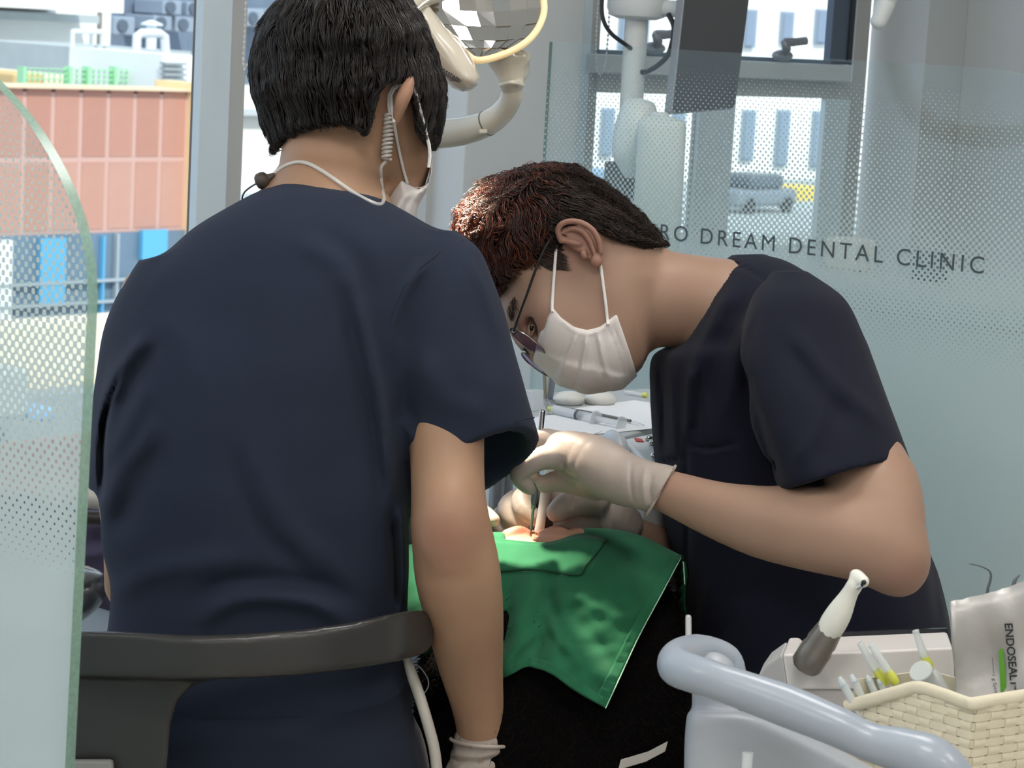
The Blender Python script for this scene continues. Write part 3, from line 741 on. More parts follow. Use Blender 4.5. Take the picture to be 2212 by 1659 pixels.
# ================================================================ shared materials for the people
def skin_mat(name, col, red):
    m = mat(name, col, .5, spec=.35, sss=.12, bump=.12, bscale=420, bdist=.0006)
    nt = m.node_tree; b = nt.nodes['Principled BSDF']
    tc = nt.nodes.new('ShaderNodeTexCoord'); n = nt.nodes.new('ShaderNodeTexNoise'); n.inputs['Scale'].default_value = 14; n.inputs['Detail'].default_value = 5
    nt.links.new(tc.outputs['Object'], n.inputs['Vector'])
    at = nt.nodes.new('ShaderNodeAttribute'); at.attribute_name = 'tint'
    mr = nt.nodes.new('ShaderNodeMapRange'); mr.inputs['From Min'].default_value = .3; mr.inputs['From Max'].default_value = .75; mr.inputs['To Max'].default_value = .35
    nt.links.new(n.outputs['Fac'], mr.inputs['Value'])
    ad = nt.nodes.new('ShaderNodeMath'); ad.operation = 'ADD'; ad.use_clamp = True
    sp = nt.nodes.new('ShaderNodeSeparateColor'); nt.links.new(at.outputs['Color'], sp.inputs[0])
    nt.links.new(mr.outputs[0], ad.inputs[0]); nt.links.new(sp.outputs[0], ad.inputs[1])
    mx = nt.nodes.new('ShaderNodeMix'); mx.data_type = 'RGBA'; mx.inputs[6].default_value = lin(col); mx.inputs[7].default_value = lin(red)
    nt.links.new(ad.outputs[0], mx.inputs[0]); nt.links.new(mx.outputs[2], b.inputs['Base Color'])
    return m
M_skinA = skin_mat('skin_warm', 'a5846a', '96695a')
M_skinB = skin_mat('skin_light', 'a08370', '946e5f')
M_skinP = skin_mat('skin_patient', 'b78d74', 'a96a58')

def cloth_mat(name, col, var=.06):
    m = mat(name, col, .9, spec=.1, sheen=.04, bump=.25, bscale=1500, bdist=.0004, var=var, vscale=9); return m
M_navy = cloth_mat('scrubs_navy', '2a303f'); M_navyB = cloth_mat('scrubs_dark_navy', '1b1d29'); M_pants = cloth_mat('trousers_navy', '282d3b')
M_glove = mat('latex_glove', 'aa9e95', .45, spec=.4, sss=.1, bump=.25, bscale=120, bdist=.0012, var=.05, vscale=30)
M_mask = mat('mask_white', 'dcd6d2', .9, spec=.1, sheen=.2, bump=.15, bscale=900, bdist=.0003)
M_strap = mat('mask_strap', 'e2dfdc', .8)
M_ear = M_skinA

def hair_mat(name, lo_c, hi_c, rough=.38, spec=.35):
    """strand colour varies from strand to strand"""
    m = bpy.data.materials.new(name); m.use_nodes = True; nt = m.node_tree; b = nt.nodes['Principled BSDF']
    hi = nt.nodes.new('ShaderNodeHairInfo'); r = nt.nodes.new('ShaderNodeValToRGB'); nt.links.new(hi.outputs['Random'], r.inputs[0])
    r.color_ramp.elements[0].color = lin(lo_c); r.color_ramp.elements[1].color = lin(hi_c); r.color_ramp.elements[0].position = .35
    nt.links.new(r.outputs[0], b.inputs['Base Color']); b.inputs['Roughness'].default_value = rough; b.inputs['Specular IOR Level'].default_value = spec
    return m

def hit(s, px, py, d0, d1, n=240):
    """depth at which the ray through a pixel first meets the solid"""
    ds = np.linspace(d0, d1, n); v = s.sample(np.array([C(px, py, d) for d in ds])); i = np.argmax(v < 0)
    return float(ds[i]) if (v < 0).any() else None

def on_surf(s, pts, d0, d1, lift=.002):
    out, last = [], None
    ds = [hit(s, a, b, d0, d1) for a, b in pts]; ds = ds if any(d is not None for d in ds) else [(d0 + d1) / 2] * len(ds); ok = [i for i, d in enumerate(ds) if d is not None]
    ds = np.interp(range(len(ds)), ok, [ds[i] for i in ok])
    return np.array([P(a, b, d - lift) for (a, b), d in zip(pts, ds)])

def hl_cut(s, line, dmax=None, k=.003, slope=1.0):
    """trim a hair volume below a hairline given as px -> py"""
    U, V, D = s.pix(); l = np.asarray(line, float); d = (V - np.interp(U, l[:, 0], l[:, 1])) * D / FPX * slope
    if dmax is not None: d = np.where(D < dmax, d, -1)
    s.v = smax(s.v, np.broadcast_to(d, s.v.shape).astype(np.float32), k)

def grow(s, roots, dirf, length, steps, lift, r, clumps=300, pull=.6, wave=.0):
    """strands that follow a volume's surface; all in the working frame"""
    n = len(roots); L = length * r.uniform(.6, 1.15, n); p = roots.copy(); path = [p.copy()]; lf = r.uniform(.0, 2.0, n) ** 1.3
    for i in range(steps):
        g = s.grad(p); d = dirf(p, i / steps); d = d - g * (d * g).sum(1)[:, None]; d /= np.linalg.norm(d, axis=1)[:, None] + 1e-9
        p = p + d * (L / steps)[:, None]
        sd = s.sample(p); tgt = lift * lf * (.3 + .7 * (i + 1) / steps)
        p = p + g * np.clip(tgt - sd, -.004, .004)[:, None]
        path.append(p.copy())
    A = np.stack(path, 1)
    gi = r.choice(n, min(clumps, n), replace=False); near = np.array([gi[np.argmin(((roots[gi] - q) ** 2).sum(1))] for q in roots])
    t = np.linspace(0, 1, steps + 1)[None, :, None]; w_ = pull * t ** 1.3
    A = A * (1 - w_) + (A[near] + (roots - roots[near])[:, None, :] * .25) * w_
    if wave: A = A + wave * np.sin(t * r.uniform(3, 9, (n, 1, 1)) + r.uniform(0, 6.28, (n, 1, 1))) * r.normal(size=(n, 1, 3)) * t
    return A

def roots_on(V, Q, n, r, keep=None):
    q = Q[r.integers(0, len(Q), n)]; w4 = r.dirichlet([1, 1, 1, 1], n); p = (V[q] * w4[:, :, None]).sum(1)
    return p if keep is None else p[keep(p)]

def pxof(p): return CX + p[:, 0] / (-p[:, 2]) * FPX, CY - p[:, 1] / (-p[:, 2]) * FPX, -p[:, 2]

# ================================================================ assistant, seated with his back to us
A_ = thing('person', np.array([*P(560, 1600, 2.62)[:2], 0.0]), 'seated person in navy scrubs seen from behind, wearing a clear earpiece tube', 'person', 'people around the dental chair')
lo, hi = box_of([(170, -60, 2.42), (1210, 1720, 2.42), (170, -60, 3.0), (1210, 1720, 3.0)])
S = SDF(lo, hi, .0036)
S.loft([(-12, 650, 850, 2.66, .06), (30, 606, 888, 2.66, .082), (90, 574, 922, 2.66, .096), (170, 570, 936, 2.67, .099), (230, 588, 939, 2.68, .098), (280, 608, 937, 2.69, .094), (320, 642, 934, 2.70, .085),
        (360, 692, 929, 2.71, .075), (400, 762, 918, 2.72, .06), (440, 812, 900, 2.72, .045), (466, 840, 880, 2.72, .03)], k=.001, n=2.0)
S.limb([(735, 230, 2.655, 104), (716, 330, 2.64, 107), (708, 400, 2.63, 113), (695, 470, 2.62, 140), (680, 520, 2.62, 150)], k=.02)
S.loft([(440, 560, 830, 2.62, .06), (520, 410, 950, 2.61, .085), (620, 330, 940, 2.61, .1), (800, 262, 880, 2.61, .11), (1000, 250, 862, 2.62, .108), (1250, 260, 850, 2.63, .108), (1450, 250, 850, 2.64, .11), (1660, 250, 860, 2.64, .12)], k=.03)
# right arm
S.limb([(930, 600, 2.61, 86), (950, 760, 2.59, 88), (962, 900, 2.57, 84), (966, 1000, 2.55, 80), (969, 1080, 2.535, 81), (976, 1150, 2.53, 87), (988, 1235, 2.54, 93), (1003, 1330, 2.565, 85), (1016, 1430, 2.60, 71), (1033, 1530, 2.63, 56), (1042, 1610, 2.65, 53), (1036, 1700, 2.66, 56)], k=.02)
S.ell(C(960, 1130, 2.496), (.024, .034, .016), k=.035)                      # point of the elbow
# left arm, reaching forward to the patient
S.limb([(330, 640, 2.64, 70), (290, 850, 2.68, 60), (262, 1040, 2.70, 50), (268, 1180, 2.74, 44), (288, 1290, 2.80, 48), (420, 1260, 2.88, 46), (620, 1200, 2.92, 40), (800, 1160, 2.93, 36)], k=.015)
# ear
S.limb([(889, 171, 2.572, 10), (881, 188, 2.565, 15), (870, 214, 2.562, 17), (862, 240, 2.568, 14), (858, 262, 2.575, 10)], k=.003)
S.limb([(866, 190, 2.60, 14), (862, 225, 2.60, 14), (866, 255, 2.61, 10)], k=.006)
S.limb([(890, 180, 2.560, 4), (885, 202, 2.550, 5), (878, 226, 2.552, 5)], k=.0015, mode='sub')
bodyA = S.build('body', M_skinA, A_, 2)
eb = P(965, 1155, 2.50); er = P(872, 200, 2.58)
vcol(bodyA, lambda w_: np.stack([np.clip(1.0 * np.exp(-((w_ - eb) ** 2).sum(1) / .030 ** 2) + .9 * np.exp(-((w_ - er) ** 2).sum(1) / .028 ** 2), 0, 1)] * 3, 1))

# --- scrubs top
T = SDF(lo, hi, .0036)
T.loft([(397, 600, 690, 2.60, .045), (418, 548, 795, 2.60, .072), (450, 488, 862, 2.60, .09), (490, 420, 932, 2.60, .105), (530, 374, 986, 2.60, .115), (580, 325, 1008, 2.60, .12), (650, 276, 985, 2.60, .125), (740, 242, 940, 2.60, .13),
        (850, 223, 905, 2.60, .13), (1000, 217, 893, 2.61, .13), (1150, 219, 890, 2.62, .13), (1260, 236, 885, 2.63, .13), (1330, 236, 882, 2.635, .132), (1400, 228, 880, 2.64, .135), (1560, 225, 890, 2.64, .14)], k=.001, n=2.2)
rowsR = [(500, 905, 985, 2.60, .05), (540, 868, 1034, 2.60, .07), (600, 842, 1066, 2.60, .085), (700, 824, 1096, 2.60, .092), (800, 826, 1123, 2.60, .094), (900, 846, 1151, 2.61, .096), (980, 864, 1174, 2.62, .098), (1080, 892, 1196, 2.63, .1)]
S2 = SDF(lo, hi, .0036); S2.loft(rowsR, k=.001, n=2.15)
S2.plane(C(880, 1028, 2.54), C(1170, 934, 2.60), C(1064, 1050, 2.72), C(960, 700, 2.6), .003)
S3 = SDF(lo, hi, .0036); S3.loft([(r[0], r[1] + 28, r[2] - 28, r[3], r[4] - .015) for r in rowsR if r[0] > 750] + [(1150, 922, 1172, 2.63, .085)], k=.001, n=2.15)
S2.v = smax(S2.v, -S3.v, .002)
S4 = SDF(lo, hi, .0036); S4.loft([(560, 300, 440, 2.63, .06), (640, 250, 370, 2.65, .07), (740, 218, 330, 2.67, .075), (850, 203, 310, 2.68, .078), (950, 194, 300, 2.69, .078), (1090, 185, 290, 2.70, .075)], k=.001)
S4.plane(C(186, 1056, 2.68), C(222, 1074, 2.62), C(250, 1070, 2.76), C(260, 800, 2.67), .003)
S5 = SDF(lo, hi, .0036); S5.limb([(250, 900, 2.69, 40), (240, 1000, 2.70, 34), (238, 1120, 2.705, 32)], k=.001); S4.v = smax(S4.v, -S5.v, .002)
T.v = smin(T.v, S2.v, .012); T.v = smin(T.v, S4.v, .015)
T.limb([(735, 230, 2.655, 118), (716, 330, 2.64, 120), (706, 400, 2.63, 124), (700, 430, 2.635, 128)], k=.003, mode='sub')
T.crease([(q_[0], q_[1], q_[2] * 1.5, *q_[3:]) for q_ in [([(262, 800), (236, 870), (222, 940), (219, 1075)], 6, -.007, 2.72), ([(758, 600), (796, 760), (826, 905), (846, 1090)], 14, .006, 2.6), ([(735, 620), (772, 780), (802, 930), (822, 1090)], 16, -.004, 2.6),
          ([(500, 960), (524, 1056), (573, 1150), (675, 1245)], 26, -.005, 2.6), ([(540, 950), (570, 1060), (630, 1160), (730, 1240)], 34, .004, 2.6),
          ([(232, 880), (262, 800), (318, 720)], 16, .006, 2.7), ([(255, 900), (290, 810), (345, 740)], 18, -.005, 2.7), ([(228, 1010), (290, 900), (330, 820)], 20, .004, 2.7), ([(225, 1120), (260, 1020), (310, 960), (340, 900)], 22, .005, 2.65), ([(245, 1160), (300, 1050), (345, 960)], 24, -.004, 2.65),
          ([(426, 1345), (524, 1292), (672, 1302), (740, 1345)], 22, .007, 2.6), ([(400, 1300), (524, 1255), (690, 1265), (770, 1310)], 24, -.005, 2.6),
          ([(240, 1290), (330, 1240), (450, 1215), (560, 1210)], 26, .004, 2.6), ([(845, 1110), (850, 1220), (852, 1320)], 8, -.007, 2.62), ([(866, 1080), (872, 1200), (874, 1320)], 9, .006, 2.62), ([(884, 1100), (888, 1200), (884, 1320)], 7, -.004, 2.7),
          ([(640, 520), (720, 560), (760, 640)], 26, .003, 2.6), ([(690, 500), (770, 560), (800, 660)], 22, -.003, 2.6), ([(930, 560), (880, 620), (850, 700), (845, 780)], 14, .004, 2.6),
          ([(900, 760), (960, 860), (1060, 900)], 30, .003, 2.6), ([(1000, 620), (1050, 740), (1080, 830)], 24, -.0015, 2.6), ([(870, 900), (900, 960), (930, 985)], 16, .004, 2.6),
          ([(330, 660), (400, 760), (430, 900), (420, 1020)], 40, .003, 2.6), ([(1000, 540), (1050, 640), (1080, 740)], 12, .002, 2.7),]])
T.noise(.0012, 60, 3)
T.build('scrubs_top', M_navy, A_, 1)
# seam stitched along the sleeve head
MB().tube(on_surf(T, [(1000, 520), (950, 545), (905, 580), (870, 625), (848, 680), (838, 740)], 2.4, 2.75, .0), .0012, 6).build('sleeve_seam', M_pants, A_, smooth=True)
MB().tube(on_surf(T, [(872, 998), (900, 978), (960, 950), (1010, 936), (1060, 923), (1110, 911), (1155, 902)], 2.4, 2.75, -.0002), .0008, 6).build('hem_stitch', M_pants, A_, smooth=True)
# --- trousers
Q_ = SDF(*box_of([(200, 1440, 2.44), (960, 1790, 2.44), (200, 1440, 3.2), (960, 1790, 3.2)]), .005)
Q_.loft([(1470, 235, 890, 2.64, .10), (1560, 222, 905, 2.64, .145), (1660, 215, 925, 2.65, .165), (1740, 225, 930, 2.67, .15)], k=.001)
Q_.limb([(420, 1640, 2.68, 160), (440, 1640, 2.9, 130), (450, 1620, 3.15, 110)], k=.03); Q_.limb([(740, 1650, 2.68, 160), (700, 1650, 2.9, 125), (640, 1640, 3.15, 105)], k=.03)
Q_.crease([([(880, 1500), (895, 1580), (905, 1660)], 10, -.005), ([(380, 1540), (560, 1560), (780, 1530)], 14, -.004), ([(560, 1600), (700, 1590), (800, 1560)], 20, .004)])
Q_.build('trousers', M_pants, A_, 2)

# --- hair
loh, hih = box_of([(520, -60, 2.5), (985, 380, 2.5), (520, -60, 2.82), (985, 380, 2.82)])
HA = SDF(loh, hih, .0025)
HA.loft([(-40, 700, 800, 2.65, .04), (-20, 640, 850, 2.65, .073), (0, 603, 882, 2.65, .09), (40, 571, 908, 2.65, .103), (80, 554, 928, 2.65, .11), (120, 545, 942, 2.66, .113), (160, 544, 953, 2.66, .114), (200, 548, 958, 2.66, .113),
         (240, 560, 956, 2.67, .111), (280, 576, 950, 2.67, .107), (320, 588, 943, 2.68, .1), (350, 598, 936, 2.68, .09)], k=.001, n=2.1)
lineA = [(560, 318), (590, 320), (600, 312), (613, 294), (640, 287), (670, 274), (711, 266), (747, 260), (771, 272), (794, 284), (803, 258), (812, 212), (818, 190), (835, 174), (862, 172), (886, 178), (893, 215), (905, 288), (918, 298), (932, 315), (950, 310)]
hl_cut(HA, lineA, None, .004)
HA.noise(.0016, 240, 5)
VA, QA = HA.polys(2)
M_hairA = mat('hair_dark_base', '0d0908', .95, spec=.03, bump=.5, bscale=500, bdist=.001, stretch=(3, 3, .5))
mesh('hair', Wd(VA), QA, M_hairA, A_)
r_ = np.random.default_rng(11)
whorl = C(760, -34, 2.62)
def dirA(p, t):
    d = np.tile(np.array([0.04, -1.0, 0.05]), (len(p), 1)); d[:, 0] += (p[:, 0] - whorl[0]) * 5.0 * np.clip((p[:, 1] - C(0, 90, 2.6)[1]) / .05 + .3, 0, 1)
    d[:, 0] += .16 * np.sin(p[:, 1] * 90 + p[:, 0] * 160) + .2 * np.sin(p[:, 0] * 420 + p[:, 2] * 150)
    d[:, 2] += (p[:, 2] - whorl[2]) * 3.0
    return d
ro = roots_on(VA, QA, 16000, r_)
GA = grow(HA, ro, dirA, .045, 7, .0026, r_, 500, .75)
u_, v_, d_ = pxof(GA[:, -1]); okA = (v_ < np.interp(u_, [q[0] for q in lineA], [q[1] for q in lineA]) + r_.uniform(4, 22, len(v_)))
hair('hair_strands', [Wd(c) for c in GA[okA]], .00045, hair_mat('hair_black_brown', '0c0807', '2c211d', .36, .4), A_)

# --- mask with ear loops
KM = SDF(*box_of([(800, 320, 2.6), (960, 500, 2.6), (800, 320, 2.82), (960, 500, 2.82)]), .0022)
KM.poly([(868, 364), (880, 384), (896, 400), (913, 402), (924, 392), (928, 355), (935, 335), (934, 375), (925, 408), (906, 442), (896, 482), (828, 486), (820, 448), (846, 402)], 2.70, .055, .02, .002)
KM.crease([([(905, 410), (880, 440), (872, 480)], 5, -.004), ([(890, 405), (862, 440), (850, 480)], 5, .003), ([(872, 385), (893, 405), (913, 408)], 3, -.002)])
KM.build('face_mask', M_mask, A_, 2)
MB().tube(on_surf(S, [(880, 395), (872, 370), (864, 335), (857, 300), (851, 262)], 2.4, 2.75, .004).tolist() + on_surf(S, [(846, 228), (845, 206), (852, 192), (866, 182)], 2.4, 2.75, .003).tolist(), .0017, 8).build('mask_strap', M_strap, A_, smooth=True)
MB().tube(on_surf(HA, [(893, 190), (899, 206), (906, 232), (914, 262), (921, 292), (927, 314), (929, 336), (926, 362)], 2.45, 2.8, .003), .002, 8).build('mask_strap', M_strap, A_, smooth=True)
# --- gloves
def glove(name, limbs, parent, bounds, folds=None, h=.0022, cut=None, m=None):
    g = SDF(*bounds, h)
    for i, l in enumerate(limbs): g.limb(l, k=.007 if i else .001)
    if folds: g.crease(folds)
    o = g.build(name, m or M_glove, parent, 1); return o, g
gA, _ = glove('glove', [[(1041, 1600, 2.648, 61), (1037, 1640, 2.653, 63), (1024, 1700, 2.66, 72), (1015, 1760, 2.67, 78)],
               [(975, 1740, 2.65, 26), (955, 1800, 2.66, 24), (965, 1850, 2.70, 21), (990, 1870, 2.74, 18)], [(1005, 1770, 2.64, 25), (995, 1840, 2.66, 23), (1005, 1880, 2.70, 20), (1025, 1890, 2.74, 17)],
               [(1040, 1770, 2.64, 24), (1036, 1835, 2.66, 22), (1042, 1872, 2.70, 19), (1055, 1880, 2.73, 17)], [(1072, 1760, 2.65, 22), (1072, 1815, 2.67, 19), (1074, 1845, 2.70, 17), (1080, 1850, 2.73, 15)],
               [(1000, 1690, 2.71, 30), (960, 1740, 2.76, 26), (960, 1790, 2.79, 22), (975, 1820, 2.80, 20)]],
      A_, box_of([(930, 1570, 2.55), (1120, 1910, 2.55), (930, 1570, 2.9), (1120, 1910, 2.9)]),
      [([(970, 1640), (1020, 1648), (1100, 1630)], 6, -.003), ([(968, 1625), (1030, 1635), (1105, 1618)], 8, .003), ([(975, 1665), (1010, 1650), (1060, 1660)], 5, .002), ([(1090, 1650), (1060, 1640), (1000, 1660)], 4, -.002)])
rim = np.array([P(1039 + 65 * math.cos(a), 1602 - 10 * math.sin(a) + 6 * math.cos(a), 2.645 + .036 * math.sin(a)) for a in np.linspace(0, 6.2832, 33)])
MB().tube(rim, .0022, 8, caps=False).build('cuff', M_glove, gA, smooth=True)
glove('glove', [[(800, 1160, 2.93, 38), (880, 1140, 2.93, 50), (950, 1125, 2.92, 48)], [(960, 1105, 2.91, 22), (1010, 1095, 2.90, 20), (1045, 1108, 2.88, 18), (1066, 1124, 2.86, 15)], [(965, 1120, 2.93, 22), (1015, 1112, 2.93, 19), (1050, 1122, 2.92, 17)],
                [(965, 1140, 2.94, 21), (1010, 1135, 2.95, 19), (1040, 1150, 2.95, 16)], [(955, 1155, 2.95, 19), (990, 1160, 2.96, 16), (1015, 1172, 2.96, 14)], [(880, 1110, 2.90, 24), (930, 1085, 2.87, 22), (975, 1085, 2.86, 18)]], A_,
      box_of([(760, 1050, 2.82), (1090, 1220, 2.82), (760, 1050, 3.02), (1090, 1220, 3.02)]))
# --- clear acoustic earpiece
E_ = thing('earpiece', P(833, 345, 2.57), 'clear coiled acoustic earpiece tube hooked over the ear of the person seen from behind', 'earpiece')
M_clear = mat('clear_tubing', 'eceae6', .12, alpha=.55, spec=.8)
c0, c1 = P(842, 245, hit(S, 848, 245, 2.4, 2.75) - .012), P(834, 344, hit(S, 838, 344, 2.4, 2.75) - .012)
tq = np.linspace(0, 1, 180); axv = (c1 - c0); e1_ = RC @ np.array([1, 0, 0]); e2_ = RC @ np.array([0, 0, 1])
MB().tube(c0 + tq[:, None] * axv + .0052 * (np.cos(tq * 11 * 6.2832)[:, None] * e1_ + np.sin(tq * 11 * 6.2832)[:, None] * e2_), .0016, 7).build('coil', M_clear, E_, smooth=True)
MB().tube(np.vstack([[c0], on_surf(S, [(839, 225), (840, 205), (848, 190), (858, 182)], 2.4, 2.75, .004)]), .0018, 8).build('ear_hook', M_clear, E_, smooth=True)
pth = spline([(833, 348), (823, 362), (823, 385), (826, 410), (829, 430), (823, 441), (806, 438), (770, 420), (735, 396), (700, 372), (670, 355), (645, 350), (618, 357), (594, 373)], 5)
dd = [min(x for x in (hit(S, a, b, 2.4, 2.75), hit(T, a, b, 2.4, 2.75), 2.72) if x is not None) for a, b in pth]
dd = np.convolve(np.r_[[dd[0]] * 3, dd, [dd[-1]] * 3], np.ones(7) / 7, 'valid')
MB().tube(np.array([P(a, b, d - .004) for (a, b), d in zip(pth, dd)]), .0022, 8).build('tube', M_clear, E_, smooth=True)
bd = dd[-1] - .006; b0, b1 = P(552, 396, bd), P(590, 380, bd)
MB().lathe(b0, b1 - b0, [(0, .002), (.001, .0065), (.004, .0092), (.009, .0096), (.013, .0085), (.016, .0045), (.024, .003)], 20).build('transducer', mat('transducer_brown', '4a4038', .5), E_, smooth=True)
MB().tube(pathP([(553, 397, bd), (540, 405, bd), (527, 417, bd + .01), (523, 435, bd + .03), (530, 470, bd + .06)], 6), .0010, 8).build('cable', mat('cable_grey', '4c5560', .5), E_, smooth=True)
# ================================================================ dentist, leaning over from the right
B_ = thing('person', np.array([*P(1750, 1600, 2.9)[:2], 0.0]), 'person in dark scrubs with glasses and pleated white mask bending over the green drape', 'person', 'people around the dental chair')
lob, hib = box_of([(960, 340, 2.36), (2120, 1720, 2.36), (960, 340, 3.16), (2120, 1720, 3.16)])
hB = .004
SB = SDF(lob, hib, hB)
SB.poly([(1004, 470), (1040, 415), (1110, 382), (1200, 368), (1270, 385), (1330, 430), (1390, 485), (1425, 530), (1440, 600), (1420, 700), (1400, 770), (1385, 800), (1350, 828), (1300, 842), (1250, 838), (1200, 818), (1150, 785), (1112, 742), (1088, 695), (1074, 650), (1056, 600), (1020, 540)],
        2.83, .078, .062, .002)
SB.limb([(1350, 640, 2.83, 105), (1430, 645, 2.835, 103), (1500, 658, 2.85, 106), (1570, 690, 2.87, 128), (1640, 740, 2.89, 150)], k=.02)
SB.limb([(1376, 770, 2.79, 14), (1358, 715, 2.772, 20), (1330, 640, 2.77, 20), (1305, 590, 2.775, 18)], k=.03)     # jaw line
SB.ell(C(1215, 690, 2.772), (.03, .025, .02), k=.03)                                                              # cheekbone
SB.limb([(1118, 640, 2.80, 16), (1108, 668, 2.785, 16), (1122, 690, 2.775, 12)], k=.015)                           # brow
eyc = C(1150, 706, 2.790); ed_u = np.array([-.30, -.95, 0]); 
SB.ell(eyc + np.array([0, 0, .018]), (.016, .011, .012), np.array([[.30, .95, 0], [-.95, .30, 0], [0, 0, 1.0]]), k=.008, mode='sub')
# torso core
SB.loft([(600, 1600, 1740, 2.90, .12), (700, 1520, 1820, 2.90, .16), (850, 1450, 1870, 2.90, .17), (1050, 1460, 1930, 2.90, .165), (1300, 1510, 2010, 2.90, .165), (1690, 1520, 2050, 2.90, .17)], k=.03)
# near arm
SB.limb([(1722, 700, 2.72, 66), (1775, 850, 2.63, 70), (1838, 950, 2.57, 80), (1882, 1050, 2.52, 102), (1902, 1130, 2.49, 97), (1924, 1198, 2.475, 76)], k=.02)
SB.limb([(1922, 1198, 2.475, 78), (1850, 1162, 2.48, 92), (1750, 1141, 2.50, 92), (1650, 1128, 2.53, 79), (1550, 1102, 2.57, 62), (1450, 1065, 2.62, 48), (1400, 1050, 2.642, 42), (1370, 1043, 2.655, 38)], k=.012)
SB.ell(C(1950, 1225, 2.475), (.022, .028, .022), k=.02)
# far arm
SB.limb([(1640, 720, 3.05, 80), (1590, 950, 3.08, 78), (1545, 1180, 3.04, 62), (1480, 1200, 2.98, 52), (1400, 1168, 2.92, 40), (1330, 1132, 2.89, 36)], k=.02)
# ear
SB.poly([(1203, 502), (1208, 484), (1228, 476), (1258, 479), (1284, 498), (1296, 522), (1300, 548), (1297, 571), (1288, 579), (1274, 566), (1258, 552), (1236, 538), (1212, 522)], 2.748, .008, .008, .004, tilt=(.00006, 0))
earB = SB.build('body', M_skinB, B_, 2)
e0 = P(1250, 520, 2.74); e1 = P(1950, 1240, 2.45); e2 = P(1180, 690, 2.77)
vcol(earB, lambda w_: np.stack([np.clip(.9 * np.exp(-((w_ - e0) ** 2).sum(1) / .035 ** 2) + .5 * np.exp(-((w_ - e1) ** 2).sum(1) / .03 ** 2) + .3 * np.exp(-((w_ - e2) ** 2).sum(1) / .03 ** 2), 0, 1)] * 3, 1))
# fine ear relief
EA = SDF(*box_of([(1190, 465, 2.70), (1315, 592, 2.70), (1190, 465, 2.80), (1315, 592, 2.80)]), .0011)
EA.poly([(1205, 504), (1209, 486), (1228, 478), (1257, 481), (1282, 499), (1294, 522), (1298, 548), (1295, 570), (1287, 577), (1276, 566), (1260, 553), (1238, 540), (1214, 523)], 2.744, .005, .006, .002)
EA.limb([(1212, 520, 2.739, 6), (1205, 500, 2.736, 6.5), (1212, 485, 2.734, 6.5), (1232, 478, 2.733, 6.5), (1258, 482, 2.733, 6.5), (1281, 498, 2.733, 6.5), (1293, 520, 2.734, 6.5), (1298, 545, 2.736, 6)], k=.0025)
EA.limb([(1216, 503, 2.740, 4), (1236, 494, 2.737, 6), (1258, 500, 2.736, 7), (1273, 520, 2.736, 6.5), (1282, 545, 2.737, 6)], k=.003)
EA.limb([(1213, 518, 2.741, 5), (1232, 523, 2.738, 6), (1250, 527, 2.738, 5)], k=.004)
EA.ell(C(1288, 564, 2.738), (.0075, .008, .006), k=.004)
EA.ell(C(1262, 550, 2.737), (.005, .006, .005), k=.003)
EA.limb([(1242, 513, 2.732, 5), (1262, 522, 2.731, 7), (1270, 540, 2.732, 7), (1274, 552, 2.738, 5)], k=.003, mode='sub')
eo = EA.build('ear', M_skinB, B_, 1); vcol(eo, lambda w_: np.full((len(w_), 3), .8))

# --- scrubs top
TB = SDF(lob, hib, hB)
TB.loft([(549, 1582, 1648, 2.90, .04), (565, 1562, 1702, 2.90, .075), (600, 1538, 1760, 2.90, .12), (640, 1506, 1806, 2.90, .16), (690, 1476, 1846, 2.90, .18), (740, 1452, 1872, 2.90, .19), (772, 1408, 1884, 2.90, .195), (850, 1405, 1913, 2.90, .2), (950, 1411, 1951, 2.90, .2),
         (1050, 1424, 1985, 2.90, .2), (1150, 1442, 2003, 2.90, .2), (1250, 1468, 2030, 2.90, .2), (1350, 1482, 2054, 2.90, .2), (1450, 1488, 2064, 2.90, .2), (1710, 1480, 2090, 2.90, .2)], k=.001, n=2.25)
rowsS = [(585, 1668, 1742, 2.72, .05), (640, 1626, 1820, 2.68, .085), (700, 1609, 1862, 2.655, .097), (800, 1601, 1897, 2.615, .102), (900, 1620, 1932, 2.58, .102), (1000, 1655, 1966, 2.55, .1), (1100, 1698, 1998, 2.525, .097)]
U2 = SDF(lob, hib, hB); U2.loft(rowsS, k=.001, n=2.1)
U2.plane(C(1963, 993, 2.52), C(1686, 1062, 2.50), C(1850, 1040, 2.66), C(1750, 800, 2.62), .003)
U3 = SDF(lob, hib, hB); U3.loft([(r[0], r[1] + 28, r[2] - 28, r[3], r[4] - .016) for r in rowsS if r[0] > 950] + [(1160, 1750, 1980, 2.51, .085)], k=.001, n=2.1)
U2.v = smax(U2.v, -U3.v, .002); TB.v = smin(TB.v, U2.v, .022)
